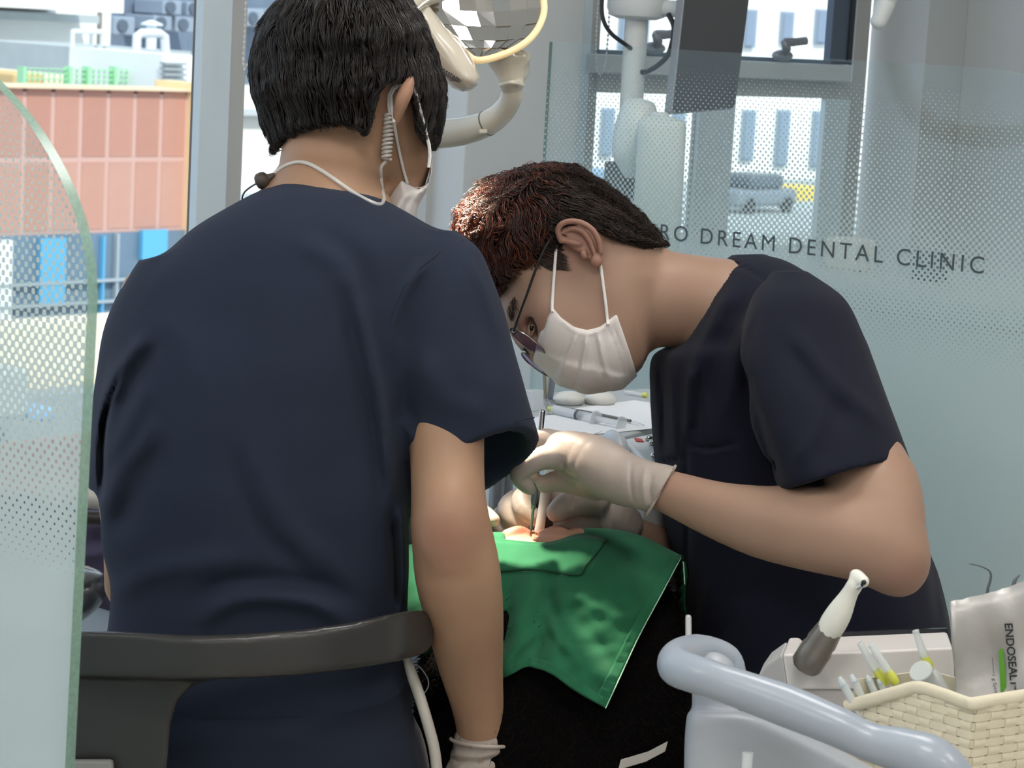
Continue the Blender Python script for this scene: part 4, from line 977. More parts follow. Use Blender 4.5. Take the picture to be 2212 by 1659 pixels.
# far sleeve
TB.limb([(1660, 690, 3.02, 105), (1610, 850, 3.06, 108), (1575, 960, 3.08, 110)], k=.02)
TB.limb([(1400, 640, 2.835, 108), (1470, 652, 2.845, 110), (1520, 668, 2.855, 112), (1545, 680, 2.86, 116)], k=.003, mode='sub')
TB.crease([([(1601, 783), (1624, 858), (1657, 967), (1684, 1040)], 9, -.006, 2.8), ([(1606, 800), (1608, 880), (1600, 945)], 12, -.004, 2.8), ([(1493, 790), (1488, 870), (1483, 945)], 9, .006, 2.85), ([(1512, 800), (1507, 880), (1502, 945)], 9, -.005, 2.85),
           ([(1585, 610), (1545, 690), (1505, 780), (1490, 850)], 13, .006, 2.85), ([(1610, 630), (1575, 720), (1545, 800), (1530, 900)], 15, -.006, 2.85), ([(1628, 660), (1600, 740), (1580, 830), (1560, 930)], 13, .004, 2.8),
           ([(1700, 700), (1803, 826), (1921, 925)], 18, .005, 2.8), ([(1690, 740), (1770, 850), (1850, 930)], 22, -.004, 2.8), ([(1785, 815), (1770, 910), (1715, 1010)], 15, .004, 2.8), ([(1815, 850), (1810, 930), (1770, 1010)], 18, -.0025, 2.8),
           ([(1830, 640), (1895, 770), (1935, 880), (1965, 960)], 8, -.007, 2.85), ([(1850, 650), (1910, 780), (1950, 900)], 8, .004, 2.9), ([(1573, 567), (1620, 585), (1664, 614)], 4, -.004, 2.9),
           ([(1483, 957), (1530, 968), (1606, 954)], 5, -.005, 2.9), ([(1483, 968), (1530, 980), (1606, 966)], 5, .003, 2.9), ([(1484, 950), (1484, 1050), (1486, 1200), (1492, 1400)], 5, -.004, 2.9),
           ([(1412, 1010), (1450, 995), (1482, 990)], 5, -.004), ([(1425, 790), (1432, 880), (1436, 980)], 6, -.005, 2.92), ([(1447, 790), (1455, 880), (1458, 980)], 7, .004, 2.92),
           ([(1540, 1240), (1520, 1330), (1490, 1400)], 14, .004, 2.9), ([(1600, 1290), (1570, 1380), (1520, 1450)], 18, .004, 2.9), ([(2000, 1150), (2015, 1250), (2030, 1350)], 10, -.004)])
TB.noise(.0014, 55, 8)
TB.build('scrubs_top', M_navyB, B_, 1)
# trousers of the seated legs
QB = SDF(*box_of([(1300, 1600, 2.5), (2120, 1900, 2.5), (1300, 1600, 3.2), (2120, 1900, 3.2)]), .006)
QB.loft([(1640, 1500, 2070, 2.90, .19), (1760, 1490, 2090, 2.90, .2), (1850, 1540, 2060, 2.90, .17)], k=.001); QB.limb([(1700, 1790, 2.8, 130), (1450, 1780, 2.85, 110), (1330, 1780, 2.9, 95)], k=.03); QB.limb([(1700, 1790, 3.0, 125), (1480, 1780, 3.02, 110)], k=.03)
QB.build('trousers', M_pants, B_, 2)

# --- hair
HB = SDF(*box_of([(960, 320, 2.70), (1470, 670, 2.70), (960, 320, 2.96), (1470, 670, 2.96)]), .0025)
HB.poly([(988, 500), (998, 452), (1022, 418), (1062, 388), (1107, 368), (1152, 356), (1200, 352), (1248, 360), (1298, 390), (1340, 424), (1380, 459), (1418, 498), (1438, 525), (1400, 560), (1300, 600), (1225, 600), (1100, 650), (1072, 645), (1040, 602), (1010, 562)], 2.83, .091, .07, .002)
lineB = [(980, 700), (1074, 646), (1085, 622), (1110, 598), (1135, 582), (1165, 577), (1198, 578), (1224, 590), (1228, 530), (1236, 494), (1290, 494), (1310, 504), (1350, 521), (1400, 538), (1445, 532)]
hl_cut(HB, lineB, None, .004)
HB.noise(.0018, 200, 9)
VB, QB_ = HB.polys(2)
mesh('hair', Wd(VB), QB_, mat('hair_brown_base', '120a07', .95, spec=.03, bump=.5, bscale=500, bdist=.001), B_)
r2 = np.random.default_rng(21)
def dirB(p, t):
    u, v, d = pxof(p); w_ = np.clip((u - 1120 + .25 * (v - 450)) / 130, -1, 1)                # parting near the crown: front goes forward, back runs to the nape
    D_ = np.zeros_like(p); f = (w_ + 1) / 2
    D_[:, 0] = -.75 * (1 - f) + .93 * f; D_[:, 1] = -.66 * (1 - f) - .37 * f
    cu = np.clip((1150 - u) / 100, 0, 1)
    D_[:, 0] += (.5 * cu + .12) * np.sin(v * .09 + u * .05); D_[:, 1] += (.6 * cu + .12) * np.sin(u * .11 + v * .04 + 1); D_[:, 2] += .3 * np.sin(u * .13 + v * .1)
    return D_
ro = roots_on(VB, QB_, 20000, r2); ub, vb_, _ = pxof(ro); front = ub < 1150 + r2.normal(size=len(ub)) * 30
lnx, lny = [q[0] for q in lineB], [q[1] for q in lineB]
mk_ = lambda sel, L, lift, cl, pl, wv: grow(HB, ro[sel], dirB, L, 8, lift, r2, cl, pl, wv)
GF, GK = mk_(front, .045, .006, 350, .8, .002), mk_(~front, .020, .0026, 1500, .4, .0006)
keepf = lambda G: G[(lambda u, v: v < np.interp(u, lnx, lny) + r2.uniform(0, 16, len(v)))(*pxof(G[:, -1])[:2])]
M_hB = hair_mat('hair_brown_lamplit', '1c0d08', '6e3420', .34, .45)  # redder front strands: the lamp's warm light put into the colour
M_hB2 = hair_mat('hair_dark_brown', '0f0907', '3a281f', .45, .3)
hair('front_hair', [Wd(c) for c in keepf(GF)], .0004, M_hB, B_); hair('back_hair', [Wd(c) for c in keepf(GK)], .0004, M_hB2, B_)
# sideburn wisps and eyebrow
wis = []
for i in range(260):
    a = np.array([r2.uniform(1165, 1205), r2.uniform(540, 572)]); L_ = r2.uniform(.5, 1.0)
    q = [(a[0] + 34 * L_ * t + 2 * math.sin(3 * t + i), a[1] + 16 * L_ * math.sin(t * 1.6)) for t in np.linspace(0, 1, 6)]
    if q[-1][1] < 596: wis.append(on_surf(SB, q, 2.6, 2.9, .0025))
hair('sideburn', wis, .0003, M_hB2, B_)
brow = []
for i in range(220):
    t = r2.uniform(0, 1); a = (1111 - 8 * t + r2.normal() * (1.5 + 3.5 * math.sin(t * 3.1)), 642 + 44 * t + r2.uniform(-2, 2)); q = [(a[0] + 1.5 * s_, a[1] + 9 * s_) for s_ in np.linspace(0, 1, 4)]
    brow.append(on_surf(SB, q, 2.6, 2.95, .0012))
hair('eyebrow', brow, .00025, M_hB2, B_)
# --- eye
ex_ = np.array([[.30, .95, 0], [-.95, .30, 0], [0, 0, 1.0]])
eo = MB().sphere(Wd(C(1151, 706, 2.7905)), .0115).build('eyeball', mat('eye_white', 'c9bdb6', .2), B_, smooth=True)
MB().sphere(Wd(C(1149.5, 710, 2.7868) + np.array([0, 0, .0075])), (.0028, .0042, .0015), ax=(RC @ ex_.T).T).build('iris', mat('iris_dark', '1a0f0c', .15), eo, smooth=True)
for pts_, r__ in (([(1146, 726, 0), (1154, 712, 0), (1156, 694, 0), (1153, 680, 0)], .0016), ([(1143, 724, 0), (1142, 708, 0), (1147, 692, 0), (1153, 680, 0)], .0018)):
    pp = on_surf(SB, [q[:2] for q in pts_], 2.6, 2.9, .0); pp = np.array([P(a, b, 2.7765) for a, b, _ in pts_]); MB().tube(spline(pp, 5), r__, 8).build('eyelid', M_skinB, B_, smooth=True)
# --- mask: follows the face, standing a little off it
KB = SDF(*box_of([(1130, 640, 2.68), (1400, 870, 2.68), (1130, 640, 3.0), (1400, 870, 3.0)]), .002)
KB.fill_from(SB, .0042)
KB.v = smin(KB.v, .5, 0)
KB.poly([(1150, 775), (1165, 735), (1200, 740), (1300, 745), (1372, 812), (1345, 840), (1266, 852), (1208, 832)], 2.83, .078, .05, .012)
KB.v = smax(KB.v, KB.prism2d([(1194, 664), (1212, 686), (1240, 706), (1268, 713), (1296, 706), (1332, 678), (1345, 715), (1362, 765), (1377, 812), (1345, 842), (1268, 853), (1206, 833), (1150, 780), (1165, 722)]), .0015)
KB.crease([(q_[0], q_[1], q_[2] * 1.5, *q_[3:]) for q_ in [([(1248, 720), (1225, 770), (1203, 826)], 5, .003, 2.9), ([(1240, 725), (1214, 775), (1192, 820)], 5, -.0022, 2.9), ([(1268, 722), (1260, 780), (1252, 848)], 5, .0032, 2.9), ([(1260, 725), (1248, 785), (1240, 846)], 5, -.0025, 2.9),
           ([(1292, 718), (1302, 775), (1326, 842)], 5, .0032, 2.9), ([(1284, 722), (1294, 780), (1314, 846)], 5, -.0025, 2.9), ([(1322, 698), (1345, 760), (1362, 815)], 3, -.0018, 2.9), ([(1313, 704), (1336, 765), (1352, 822)], 3, -.0016, 2.9),
           ([(1180, 690), (1168, 740)], 3, -.0015, 2.9), ([(1210, 690), (1240, 715), (1268, 722), (1298, 714), (1328, 692)], 3, .0012, 2.9)]])
KB.build('face_mask', M_mask, B_, 1)
def strap_on(pts): 
    ds = [min(x for x in (hit(SB, a, b, 2.6, 2.9), hit(KB, a, b, 2.68, 2.9), 2.80) if x is not None) for a, b in pts]
    return np.array([P(a, b, d - .0025) for (a, b), d in zip(pts, ds)])
MB().tube(spline(strap_on([(1205, 505), (1201, 540), (1198, 580), (1195, 620), (1193, 655), (1193, 674)]), 4), .0019, 8).build('mask_strap', M_strap, B_, smooth=True)
MB().tube(spline(strap_on([(1297, 572), (1301, 600), (1305, 630), (1309, 660), (1312, 690), (1313, 702)]), 4), .0019, 8).build('mask_strap', M_strap, B_, smooth=True)
# --- gloves
gB, gBs = glove('glove', [[(1480, 1076, 2.600, 56), (1440, 1061, 2.622, 56), (1395, 1049, 2.642, 54), (1345, 1034, 2.67, 58), (1290, 1004, 2.69, 62), (1240, 977, 2.705, 46), (1212, 966, 2.71, 34)], [(1370, 1050, 2.70, 46), (1300, 1028, 2.73, 48), (1240, 998, 2.745, 40)],
              [(1225, 985, 2.70, 33), (1174, 989, 2.70, 26), (1136, 1008, 2.70, 23), (1122, 1028, 2.705, 21), (1137, 1049, 2.71, 17), (1146, 1058, 2.715, 12)], [(1290, 1050, 2.745, 32), (1246, 1044, 2.75, 26), (1208, 1039, 2.75, 24), (1178, 1046, 2.75, 20)],
              [(1212, 958, 2.735, 27), (1166, 948, 2.745, 23), (1132, 968, 2.75, 20), (1136, 1000, 2.755, 17), (1150, 1026, 2.755, 15)], [(1208, 972, 2.765, 27), (1160, 968, 2.775, 22), (1127, 992, 2.78, 19), (1138, 1030, 2.78, 16)], [(1218, 988, 2.785, 25), (1168, 988, 2.80, 21), (1134, 1012, 2.80, 18), (1146, 1046, 2.80, 15)]],
      B_, box_of([(1090, 920, 2.58), (1470, 1130, 2.58), (1090, 920, 2.85), (1470, 1130, 2.85)]),
      [([(1365, 985), (1362, 1040), (1372, 1100)], 4, -.002), ([(1395, 1000), (1388, 1050), (1396, 1105)], 5, .002), ([(1218, 1000), (1222, 1020), (1250, 1035)], 4, -.0025), ([(1410, 1020), (1404, 1060), (1412, 1095)], 5, -.002)], h=.002)
gBs.plane(C(1458, 1010, 2.63), C(1398, 1110, 2.63), C(1428, 1060, 2.70), C(1300, 1000, 2.68), .001)
Vg, Qg = gBs.polys(1); bpy.data.objects.remove(gB); gB = mesh('glove', Wd(Vg), Qg, M_glove, B_)
rim = np.array([P(1428 + 31 * math.cos(a), 1060 - 53 * math.cos(a), 2.628 + .0305 * math.sin(a)) for a in np.linspace(0, 6.2832, 33)])
MB().tube(rim, .0018, 8, caps=False).build('cuff', M_glove, gB, smooth=True)
gB2, _ = glove('glove', [[(1345, 1132, 2.885, 44), (1310, 1106, 2.87, 54), (1275, 1101, 2.865, 52), (1235, 1106, 2.865, 40)], [(1330, 1140, 2.88, 40), (1290, 1132, 2.86, 40), (1230, 1140, 2.86, 36)],
              [(1285, 1080, 2.835, 36), (1242, 1085, 2.82, 31), (1218, 1096, 2.815, 28), (1203, 1106, 2.812, 23)], [(1230, 1080, 2.895, 31), (1162, 1064, 2.895, 25), (1130, 1076, 2.885, 24), (1133, 1100, 2.87, 23), (1156, 1120, 2.858, 18)],
              [(1225, 1100, 2.905, 31), (1132, 1078, 2.915, 25), (1099, 1098, 2.905, 25), (1116, 1124, 2.888, 24), (1148, 1140, 2.875, 18)], [(1220, 1120, 2.915, 29), (1112, 1106, 2.935, 24), (1079, 1123, 2.925, 23), (1087, 1144, 2.91, 21), (1120, 1153, 2.89, 17)],
              [(1220, 1136, 2.925, 27), (1112, 1132, 2.945, 21), (1077, 1143, 2.935, 19), (1092, 1160, 2.92, 16)]],
      B_, box_of([(1040, 1030, 2.76), (1390, 1200, 2.76), (1040, 1030, 3.0), (1390, 1200, 3.0)]), [([(1320, 1075), (1318, 1120), (1330, 1160)], 5, -.0025), ([(1260, 1060), (1240, 1075), (1236, 1100)], 4, -.002), ([(1300, 1090), (1296, 1120), (1306, 1150)], 6, .002)], h=.002)

# --- glasses
G_ = thing('eyeglasses', P(1140, 745, 2.77), 'thin metal eyeglasses with faint purple lenses worn above the pleated mask', 'eyeglasses')
uL = np.array([-.867, .50, 0]); lL = np.array([.20, -.42, -.885]); lL /= np.linalg.norm(lL)
M_met = mat('spectacle_metal', 'a9a39c', .25, metal=1.0); M_blk = mat('spectacle_black', '17171a', .4)
M_lens = glass_mat('lens_tint', (.80, .74, .86))
c1_ = C(1142, 741, 2.768); c2_ = c1_ + lL * .060
for c_ in (c1_, c2_):
    an = np.linspace(0, 6.2832, 41); ring = Wd(c_ + .0225 * np.cos(an)[:, None] * uL + .024 * np.sin(an)[:, None] * lL)
    MB().tube(ring, .0011, 8, caps=False).build('rim', M_met, G_, smooth=True)
    inn = Wd(c_ + .0220 * np.cos(an[:-1])[:, None] * uL + .0235 * np.sin(an[:-1])[:, None] * lL); nr = np.cross(uL, lL); 
    MB().prism(inn, RC @ nr * .0012).build('lens', M_lens, G_)
hp_ = C(1110, 716, 2.752)
MB().tube([Wd(c1_ + uL * .021 - lL * .010), Wd(hp_)], .0019, 8).build('hinge', M_met, G_, smooth=True)
MB().tube([Wd(c1_ + uL * .010 + lL * .022), Wd(c1_ + uL * .014 + lL * .030), Wd(c2_ + uL * .010 - lL * .022)], .0012, 8).build('bridge', M_blk, G_, smooth=True)
MB().tube(pathP([(1109, 716, 2.752), (1122, 678, 2.748), (1140, 630, 2.744), (1158, 580, 2.742), (1175, 540, 2.742), (1196, 505, 2.744)], 5), .0016, 8).build('temple_arm', M_blk, G_, smooth=True)
MB().tube([Wd(c1_ + uL * .020 - lL * .014), Wd(c1_ + uL * .019 - lL * .006)], .0028, 8).build('end_piece', M_blk, G_, smooth=True)
# --- instruments in his hands
I1 = thing('hand_instrument', P(1150, 1150, 2.76), 'slim silver instrument held upright in the upper gloved hand', 'dental instrument'); a0, a1 = P(1172, 886, 2.735), P(1147, 1150, 2.775)
L_ = np.linalg.norm(a1 - a0); M_chr = mat('chrome', 'c9c6c2', .18, metal=1.0)
MB().lathe(a0, a1 - a0, [(0, .0025), (.001, .0033), (L_ * .28, .0034), (L_ * .55, .0036)]).build('handle', M_chr, I1, smooth=True)
MB().lathe(a0 + (a1 - a0) * .55, a1 - a0, [(0, .0036), (.002, .0042), (L_ * .18, .0044), (L_ * .22, .0032)]).build('grip', mat('grip_steel', '7f838b', .35, metal=.4), I1, smooth=True)
MB().lathe(a0 + (a1 - a0) * .76, a1 - a0, [(0, .0032), (.006, .0030), (.008, .0018), (L_ * .20, .0016), (L_ * .24, .0008)]).build('tip', mat('tip_steel', 'a8a5a0', .3, metal=.5), I1, smooth=True)
I2 = thing('handpiece', P(1165, 1150, 2.83), 'white slim handpiece held in the lower gloved hand at the mouth', 'dental handpiece'); a0, a1 = P(1188, 1015, 2.85), P(1164, 1150, 2.83)
MB().lathe(a0, a1 - a0, [(0, .006), (.01, .0065), (.03, .0066), (.06, .0058), (.078, .006), (.082, .004)]).build('body', mat('handpiece_white', 'd9d6d2', .3), I2, smooth=True)
# ================================================================ patient under the drape
Pt = thing('person', np.array([*P(900, 1300, 3.1)[:2], 0.0]), 'reclining person whose face lies under the green drape', 'person', 'people around the dental chair')
SP = SDF(*box_of([(-250, 1080, 2.68), (1330, 1500, 2.68), (-250, 1080, 4.0), (1330, 1500, 4.0)]), .006)
SP.ell(C(1180, 1290, 2.845), (.088, .080, .105), k=.01); SP.limb([(1150, 1340, 2.92, 100), (1050, 1330, 3.05, 95)], k=.03)
SP.limb([(1000, 1330, 3.12, 150), (760, 1290, 3.25, 190), (480, 1260, 3.42, 170), (240, 1200, 3.6, 120), (40, 1160, 3.8, 80), (-150, 1120, 3.95, 60)], k=.04)
SP.build('body', M_skinP, Pt, 2)
FP = SDF(*box_of([(1060, 1110, 2.72), (1300, 1200, 2.72), (1060, 1110, 2.92), (1300, 1200, 2.92)]), .002)
FP.fill_from(SP, .001)
FP.ell(C(1160, 1175, 2.815), (.055, .014, .05), k=.012)
FP.limb([(1098, 1158, 2.80, 16), (1122, 1150, 2.805, 15), (1140, 1154, 2.81, 10)], k=.006)                 # lower lip and chin
FP.limb([(1172, 1160, 2.81, 14), (1205, 1150, 2.81, 16), (1228, 1158, 2.815, 12)], k=.006)                 # upper lip
FP.limb([(1228, 1158, 2.82, 14), (1244, 1150, 2.82, 13), (1262, 1160, 2.82, 14)], k=.006)                 # nose tip
FP.limb([(1148, 1150, 2.79, 7), (1156, 1158, 2.80, 9), (1150, 1158, 2.84, 8)], k=.005, mode='sub')
fo = FP.build('face', M_skinP, Pt, 2); lc = P(1125, 1148, 2.80); vcol(fo, lambda w_: np.stack([np.clip(1.0 * np.exp(-((w_ - lc) ** 2).sum(1) / .014 ** 2), 0, 1)] * 3, 1))
CL = SDF(*box_of([(-250, 1050, 2.9), (1120, 1560, 2.9), (-250, 1050, 4.0), (1120, 1560, 4.0)]), .007)
CL.limb([(1000, 1335, 3.12, 165), (760, 1290, 3.25, 205), (480, 1260, 3.42, 185), (240, 1205, 3.6, 135), (40, 1165, 3.8, 95), (-150, 1125, 3.95, 75)], k=.001)
CL.crease([([(120, 1150), (240, 1130), (360, 1150)], 9, .012), ([(120, 1185), (240, 1165), (360, 1190)], 9, -.012), ([(120, 1215), (250, 1195), (360, 1225)], 10, .01), ([(700, 1200), (760, 1280), (700, 1350)], 30, .01)]); CL.noise(.004, 40, 2)
CL.build('clothing', cloth_mat('patient_clothes', '3a3445'), Pt, 2)

# ================================================================ green drape
D_ = thing('surgical_drape', P(1250, 1480, 2.66), 'green cloth drape with hemmed edge spread over the reclining face', 'drape')
net = np.array([
    [(850, 1250, 2.95), (960, 1200, 2.97), (1085, 1190, 2.96), (1180, 1190, 2.95), (1262, 1185, 2.95), (1370, 1195, 2.96), (1480, 1262, 2.92)],
    [(850, 1195, 2.86), (965, 1160, 2.86), (1080, 1152, 2.84), (1180, 1158, 2.84), (1262, 1150, 2.84), (1368, 1160, 2.84), (1476, 1215, 2.80)],
    [(848, 1200, 2.80), (962, 1168, 2.79), (1082, 1166, 2.765), (1180, 1172, 2.755), (1262, 1152, 2.76), (1366, 1162, 2.76), (1470, 1206, 2.74)],
    [(842, 1290, 2.74), (955, 1262, 2.72), (1085, 1250, 2.69), (1190, 1250, 2.68), (1270, 1255, 2.67), (1345, 1262, 2.67), (1434, 1275, 2.68)],
    [(846, 1350, 2.72), (960, 1350, 2.69), (1085, 1345, 2.655), (1180, 1345, 2.645), (1245, 1350, 2.635), (1310, 1360, 2.63), (1382, 1370, 2.635)],
    [(880, 1400, 2.71), (980, 1420, 2.68), (1080, 1415, 2.64), (1150, 1405, 2.62), (1205, 1425, 2.605), (1268, 1440, 2.60), (1340, 1460, 2.60)],
    [(925, 1412, 2.70), (1000, 1462, 2.675), (1085, 1464, 2.63), (1140, 1440, 2.605), (1190, 1456, 2.595), (1244, 1494, 2.585), (1308, 1530, 2.58)]], float)
def dense(net, n):
    a = np.stack([spline(net[:, j], n) for j in range(net.shape[1])], 1); return np.stack([spline(a[i], n) for i in range(a.shape[0])], 0)
DG = dense(net, 12); nr, nc = DG.shape[:2]
def gl(px, py, line, w_):
    p = np.asarray(spline(line, 5)); b = np.full(px.shape, 1e9)
    for i in range(len(p) - 1):
        e = p[i + 1] - p[i]; t = np.clip(((px - p[i][0]) * e[0] + (py - p[i][1]) * e[1]) / (e @ e + 1e-9), 0, 1); b = np.minimum(b, (px - p[i][0] - e[0] * t) ** 2 + (py - p[i][1] - e[1] * t) ** 2)
    return np.exp(-b / w_ ** 2)
X_, Y_ = DG[..., 0], DG[..., 1]
dz = .010 * gl(X_, Y_, [(1160, 1235), (1130, 1330), (1085, 1450)], 22) - .010 * gl(X_, Y_, [(1190, 1240), (1175, 1330), (1150, 1430)], 26) + .006 * gl(X_, Y_, [(1180, 1340), (1250, 1420), (1310, 1470)], 18) - .005 * gl(X_, Y_, [(1230, 1320), (1300, 1400), (1330, 1440)], 18)
dz += .006 * gl(X_, Y_, [(1160, 1360), (1120, 1400), (1085, 1440)], 14) - .004 * gl(X_, Y_, [(1320, 1190), (1400, 1230), (1440, 1250)], 20) + .004 * gl(X_, Y_, [(1300, 1180), (1350, 1230), (1360, 1300)], 24) - .006 * gl(X_, Y_, [(1100, 1250), (1095, 1330), (1085, 1400)], 16)
dz += .004 * gl(X_, Y_, [(1250, 1290), (1330, 1330), (1400, 1320)], 12) - .003 * gl(X_, Y_, [(1210, 1380), (1270, 1400), (1330, 1390)], 12) + .0045 * gl(X_, Y_, [(1185, 1330), (1205, 1380), (1225, 1400)], 7) - .0035 * gl(X_, Y_, [(1160, 1250), (1185, 1290), (1200, 1330)], 9)
dz += .0016 * np.sin(X_ * .09 + Y_ * .05) * np.sin(Y_ * .08 - X_ * .03)
DG[..., 2] -= dz
W3 = Wd(np.stack([(X_ - CX) / FPX * DG[..., 2], (CY - Y_) / FPX * DG[..., 2], -DG[..., 2]], -1).reshape(-1, 3))
Fd = []
for i in range(nr - 1):
    for j in range(nc - 1):
        if i < 24 and 1083 < DG[i, j, 0] < 1255: continue                     # the opening over the mouth
        Fd.append((i * nc + j, i * nc + j + 1, (i + 1) * nc + j + 1, (i + 1) * nc + j))
M_green = mat('drape_green', '245c40', .9, spec=.08, sheen=.08, bump=.45, bscale=900, bdist=.0006, var=.09, vscale=22)
dp = mesh('cloth', W3, Fd, M_green, D_); md = dp.modifiers.new('thick', 'SOLIDIFY'); md.thickness = .0012; md.offset = 0
flat = DG.reshape(-1, 3); vis = flat[(2 * nc * 12):]
def ddep(px, py):
    k = np.argsort((vis[:, 0] - px) ** 2 + (vis[:, 1] - py) ** 2)[:6]; w_ = 1 / ((vis[k, 0] - px) ** 2 + (vis[k, 1] - py) ** 2 + 1); return float((vis[k, 2] * w_).sum() / w_.sum())
def overlay(name, top, bot, n, m_, lift, pucker=0.0, k=6):
    """strip of cloth lying on the drape between two px lines"""
    a, b = spline(top, n), spline(bot, n); L = min(len(a), len(b)); V, Fc = [], []
    for i in range(L):
        for t in np.linspace(0, 1, k):
            x, y = a[i] * (1 - t) + b[i] * t
            V.append(P(x, y, ddep(x, y) - lift - pucker * (math.sin(i * 2.1) + math.sin(i * .9 + 1)) * math.sin(t * math.pi)))
    for i in range(L - 1):
        for q in range(k - 1): Fc.append((i * k + q, i * k + q + 1, (i + 1) * k + q + 1, (i + 1) * k + q))
    o = mesh(name, V, Fc, m_, D_); md = o.modifiers.new('thick', 'SOLIDIFY'); md.thickness = .0016; md.offset = 0; return o
overlay('hole_patch', [(1050, 1156), (1082, 1168), (1180, 1174), (1258, 1156), (1312, 1166)], [(1045, 1228), (1082, 1233), (1160, 1230), (1246, 1242), (1266, 1222)], 9, M_green, .003, .0007, 10)
overlay('side_hem', [(1469, 1207), (1432, 1276), (1381, 1371), (1339, 1461), (1307, 1529)], [(1447, 1199), (1411, 1268), (1359, 1366), (1316, 1452), (1283, 1513)], 12, M_green, .0026, .0012)
overlay('bottom_hem', [(1306, 1528), (1244, 1492), (1190, 1455), (1142, 1439)], [(1302, 1506), (1252, 1472), (1200, 1436), (1146, 1420)], 12, M_green, .003, .0010)
M_edge = mat('fray_pale', '9cc4a8', .9)
for nm, ln in (('frayed_edge', [(1470, 1206), (1433, 1276), (1382, 1371), (1340, 1461), (1308, 1530)]), ('frayed_edge', [(1476, 1214), (1478, 1240), (1479, 1262)])):
    MB().tube([P(x, y, ddep(x, y) - .003) for x, y in spline(ln, 8)], .0008, 5).build(nm, M_edge, D_, smooth=True)
st = spline([(1308, 1168), (1290, 1195), (1266, 1224), (1247, 1243), (1160, 1232), (1082, 1234)], 8)
MB().tube([P(x, y, ddep(x, y) - .0045) for x, y in st], .0007, 5).build('stitching', mat('stitch_dark', '12301f', .9), D_, smooth=True)
for q in ([(1478, 1215), (1483, 1240), (1480, 1262), (1478, 1300), (1482, 1330)],):
    V, Fc = [], []
    sp = spline(q, 8)
    for i, (x, y) in enumerate(sp):
        V += [P(x, y, 2.80), P(x - 18 + 4 * math.sin(i), y + 14, 2.83)]
    o = mesh('back_flap', V, [(2 * i, 2 * i + 1, 2 * i + 3, 2 * i + 2) for i in range(len(sp) - 1)], M_green, D_); md = o.modifiers.new('thick', 'SOLIDIFY'); md.thickness = .0014

# ================================================================ dental chair with fleecy headrest
K_ = thing('dental_chair', np.array([*P(700, 1500, 3.2)[:2], 0.0]), 'dental treatment chair carrying the reclining person, mostly hidden', 'dental chair')
HS = SDF(*box_of([(860, 1200, 2.55), (1510, 1760, 2.55), (860, 1200, 2.95), (1510, 1760, 2.95)]), .005)
HS.loft([(1225, 980, 1420, 2.82, .08), (1300, 930, 1462, 2.79, .115), (1400, 908, 1484, 2.76, .125), (1520, 900, 1488, 2.75, .13), (1640, 905, 1484, 2.75, .13), (1740, 920, 1470, 2.75, .12)], k=.001, n=2.6); HS.noise(.003, 70, 4)
VH, QH = HS.polys(2); M_fl = mat('fleece_black', '0b0a0a', 1.0, spec=.05, bump=.8, bscale=260, bdist=.003)
mesh('headrest', Wd(VH), QH, M_fl, K_)
r3 = np.random.default_rng(5); ro = roots_on(VH, QH, 14000, r3, lambda p: pxof(p)[2] < 2.82)
dirs = HS.grad(ro) * .5 + r3.normal(size=ro.shape) * .6 + np.array([0, -.5, 0]); t5 = np.linspace(0, 1, 4)[None, :, None]
FZ = ro[:, None, :] + t5 * dirs[:, None, :] * .009 * r3.uniform(.4, 1.3, (len(ro), 1, 1)) + t5 ** 2 * r3.normal(size=(len(ro), 1, 3)) * .002
fz = hair('fleece_pile', [Wd(c) for c in FZ], .00035, mat('fleece_fibre', '1b1512', .9, spec=.06), K_); fz['kind'] = 'stuff'
BK = SDF(*box_of([(-300, 1150, 2.95), (1200, 1800, 2.95), (-300, 1150, 4.2), (1200, 1800, 4.2)]), .012)
BK.limb([(1050, 1500, 3.0, 120), (760, 1520, 3.25, 190), (480, 1470, 3.42, 180), (200, 1400, 3.6, 160), (-60, 1330, 3.85, 150)], k=.001); BK.build('backrest', mat('chair_vinyl', '7f868c', .5), K_, 2)
cb = P(500, 1500, 3.45); MB().lathe((cb[0], cb[1], 0), (0, 0, 1), [(0, .32), (.05, .32), (.07, .16), (cb[2] - .02, .13)]).build('pedestal', mat('chair_grey', 'b9bec2', .4), K_, smooth=True)
# grey plastic armrest seen past the assistant's side
AR = SDF(*box_of([(60, 1190, 2.85), (260, 1380, 2.85), (60, 1190, 3.2), (260, 1380, 3.2)]), .004)
AR.loft([(1221, 110, 186, 3.0, .05), (1232, 90, 215, 3.0, .075), (1250, 80, 231, 3.0, .085), (1290, 85, 228, 3.0, .085), (1325, 100, 200, 3.0, .075), (1350, 120, 165, 3.0, .05)], k=.001)
AR.crease([([(150, 1273), (190, 1266), (232, 1254)], 2.6, -.004)]); AR.build('armrest', mat('armrest_grey', '6f7478', .22, spec=.6, coat=.4), K_, 1)
MB().tube(pathP([(90, 1125, 3.15), (180, 1118, 3.15), (260, 1122, 3.15)], 5), .010, 12).build('side_rail', mat('rail_dark', '2a2522', .4), K_, smooth=True)
MB().tube(pathP([(90, 1070, 3.2), (180, 1072, 3.2), (280, 1085, 3.2)], 5), .016, 12).build('side_cushion', mat('cushion_pale', 'bcb7b0', .6), K_, smooth=True)
for a_, b_ in (((1338, 1652), (1402, 1633)), ((1398, 1634), (1440, 1612))):
    p0, p1 = P(*a_, 2.605), P(*b_, 2.605); MB().obox((p0 + p1) / 2, [(p1 - p0) / np.linalg.norm(p1 - p0), RC @ np.array([.25, .97, 0]), RC @ np.array([0, 0, 1])], [np.linalg.norm(p1 - p0) / 2, .006, .0015]).build('strap_plate', mat('strap_grey', 'a8a49e', .5), K_, bevel=.001)
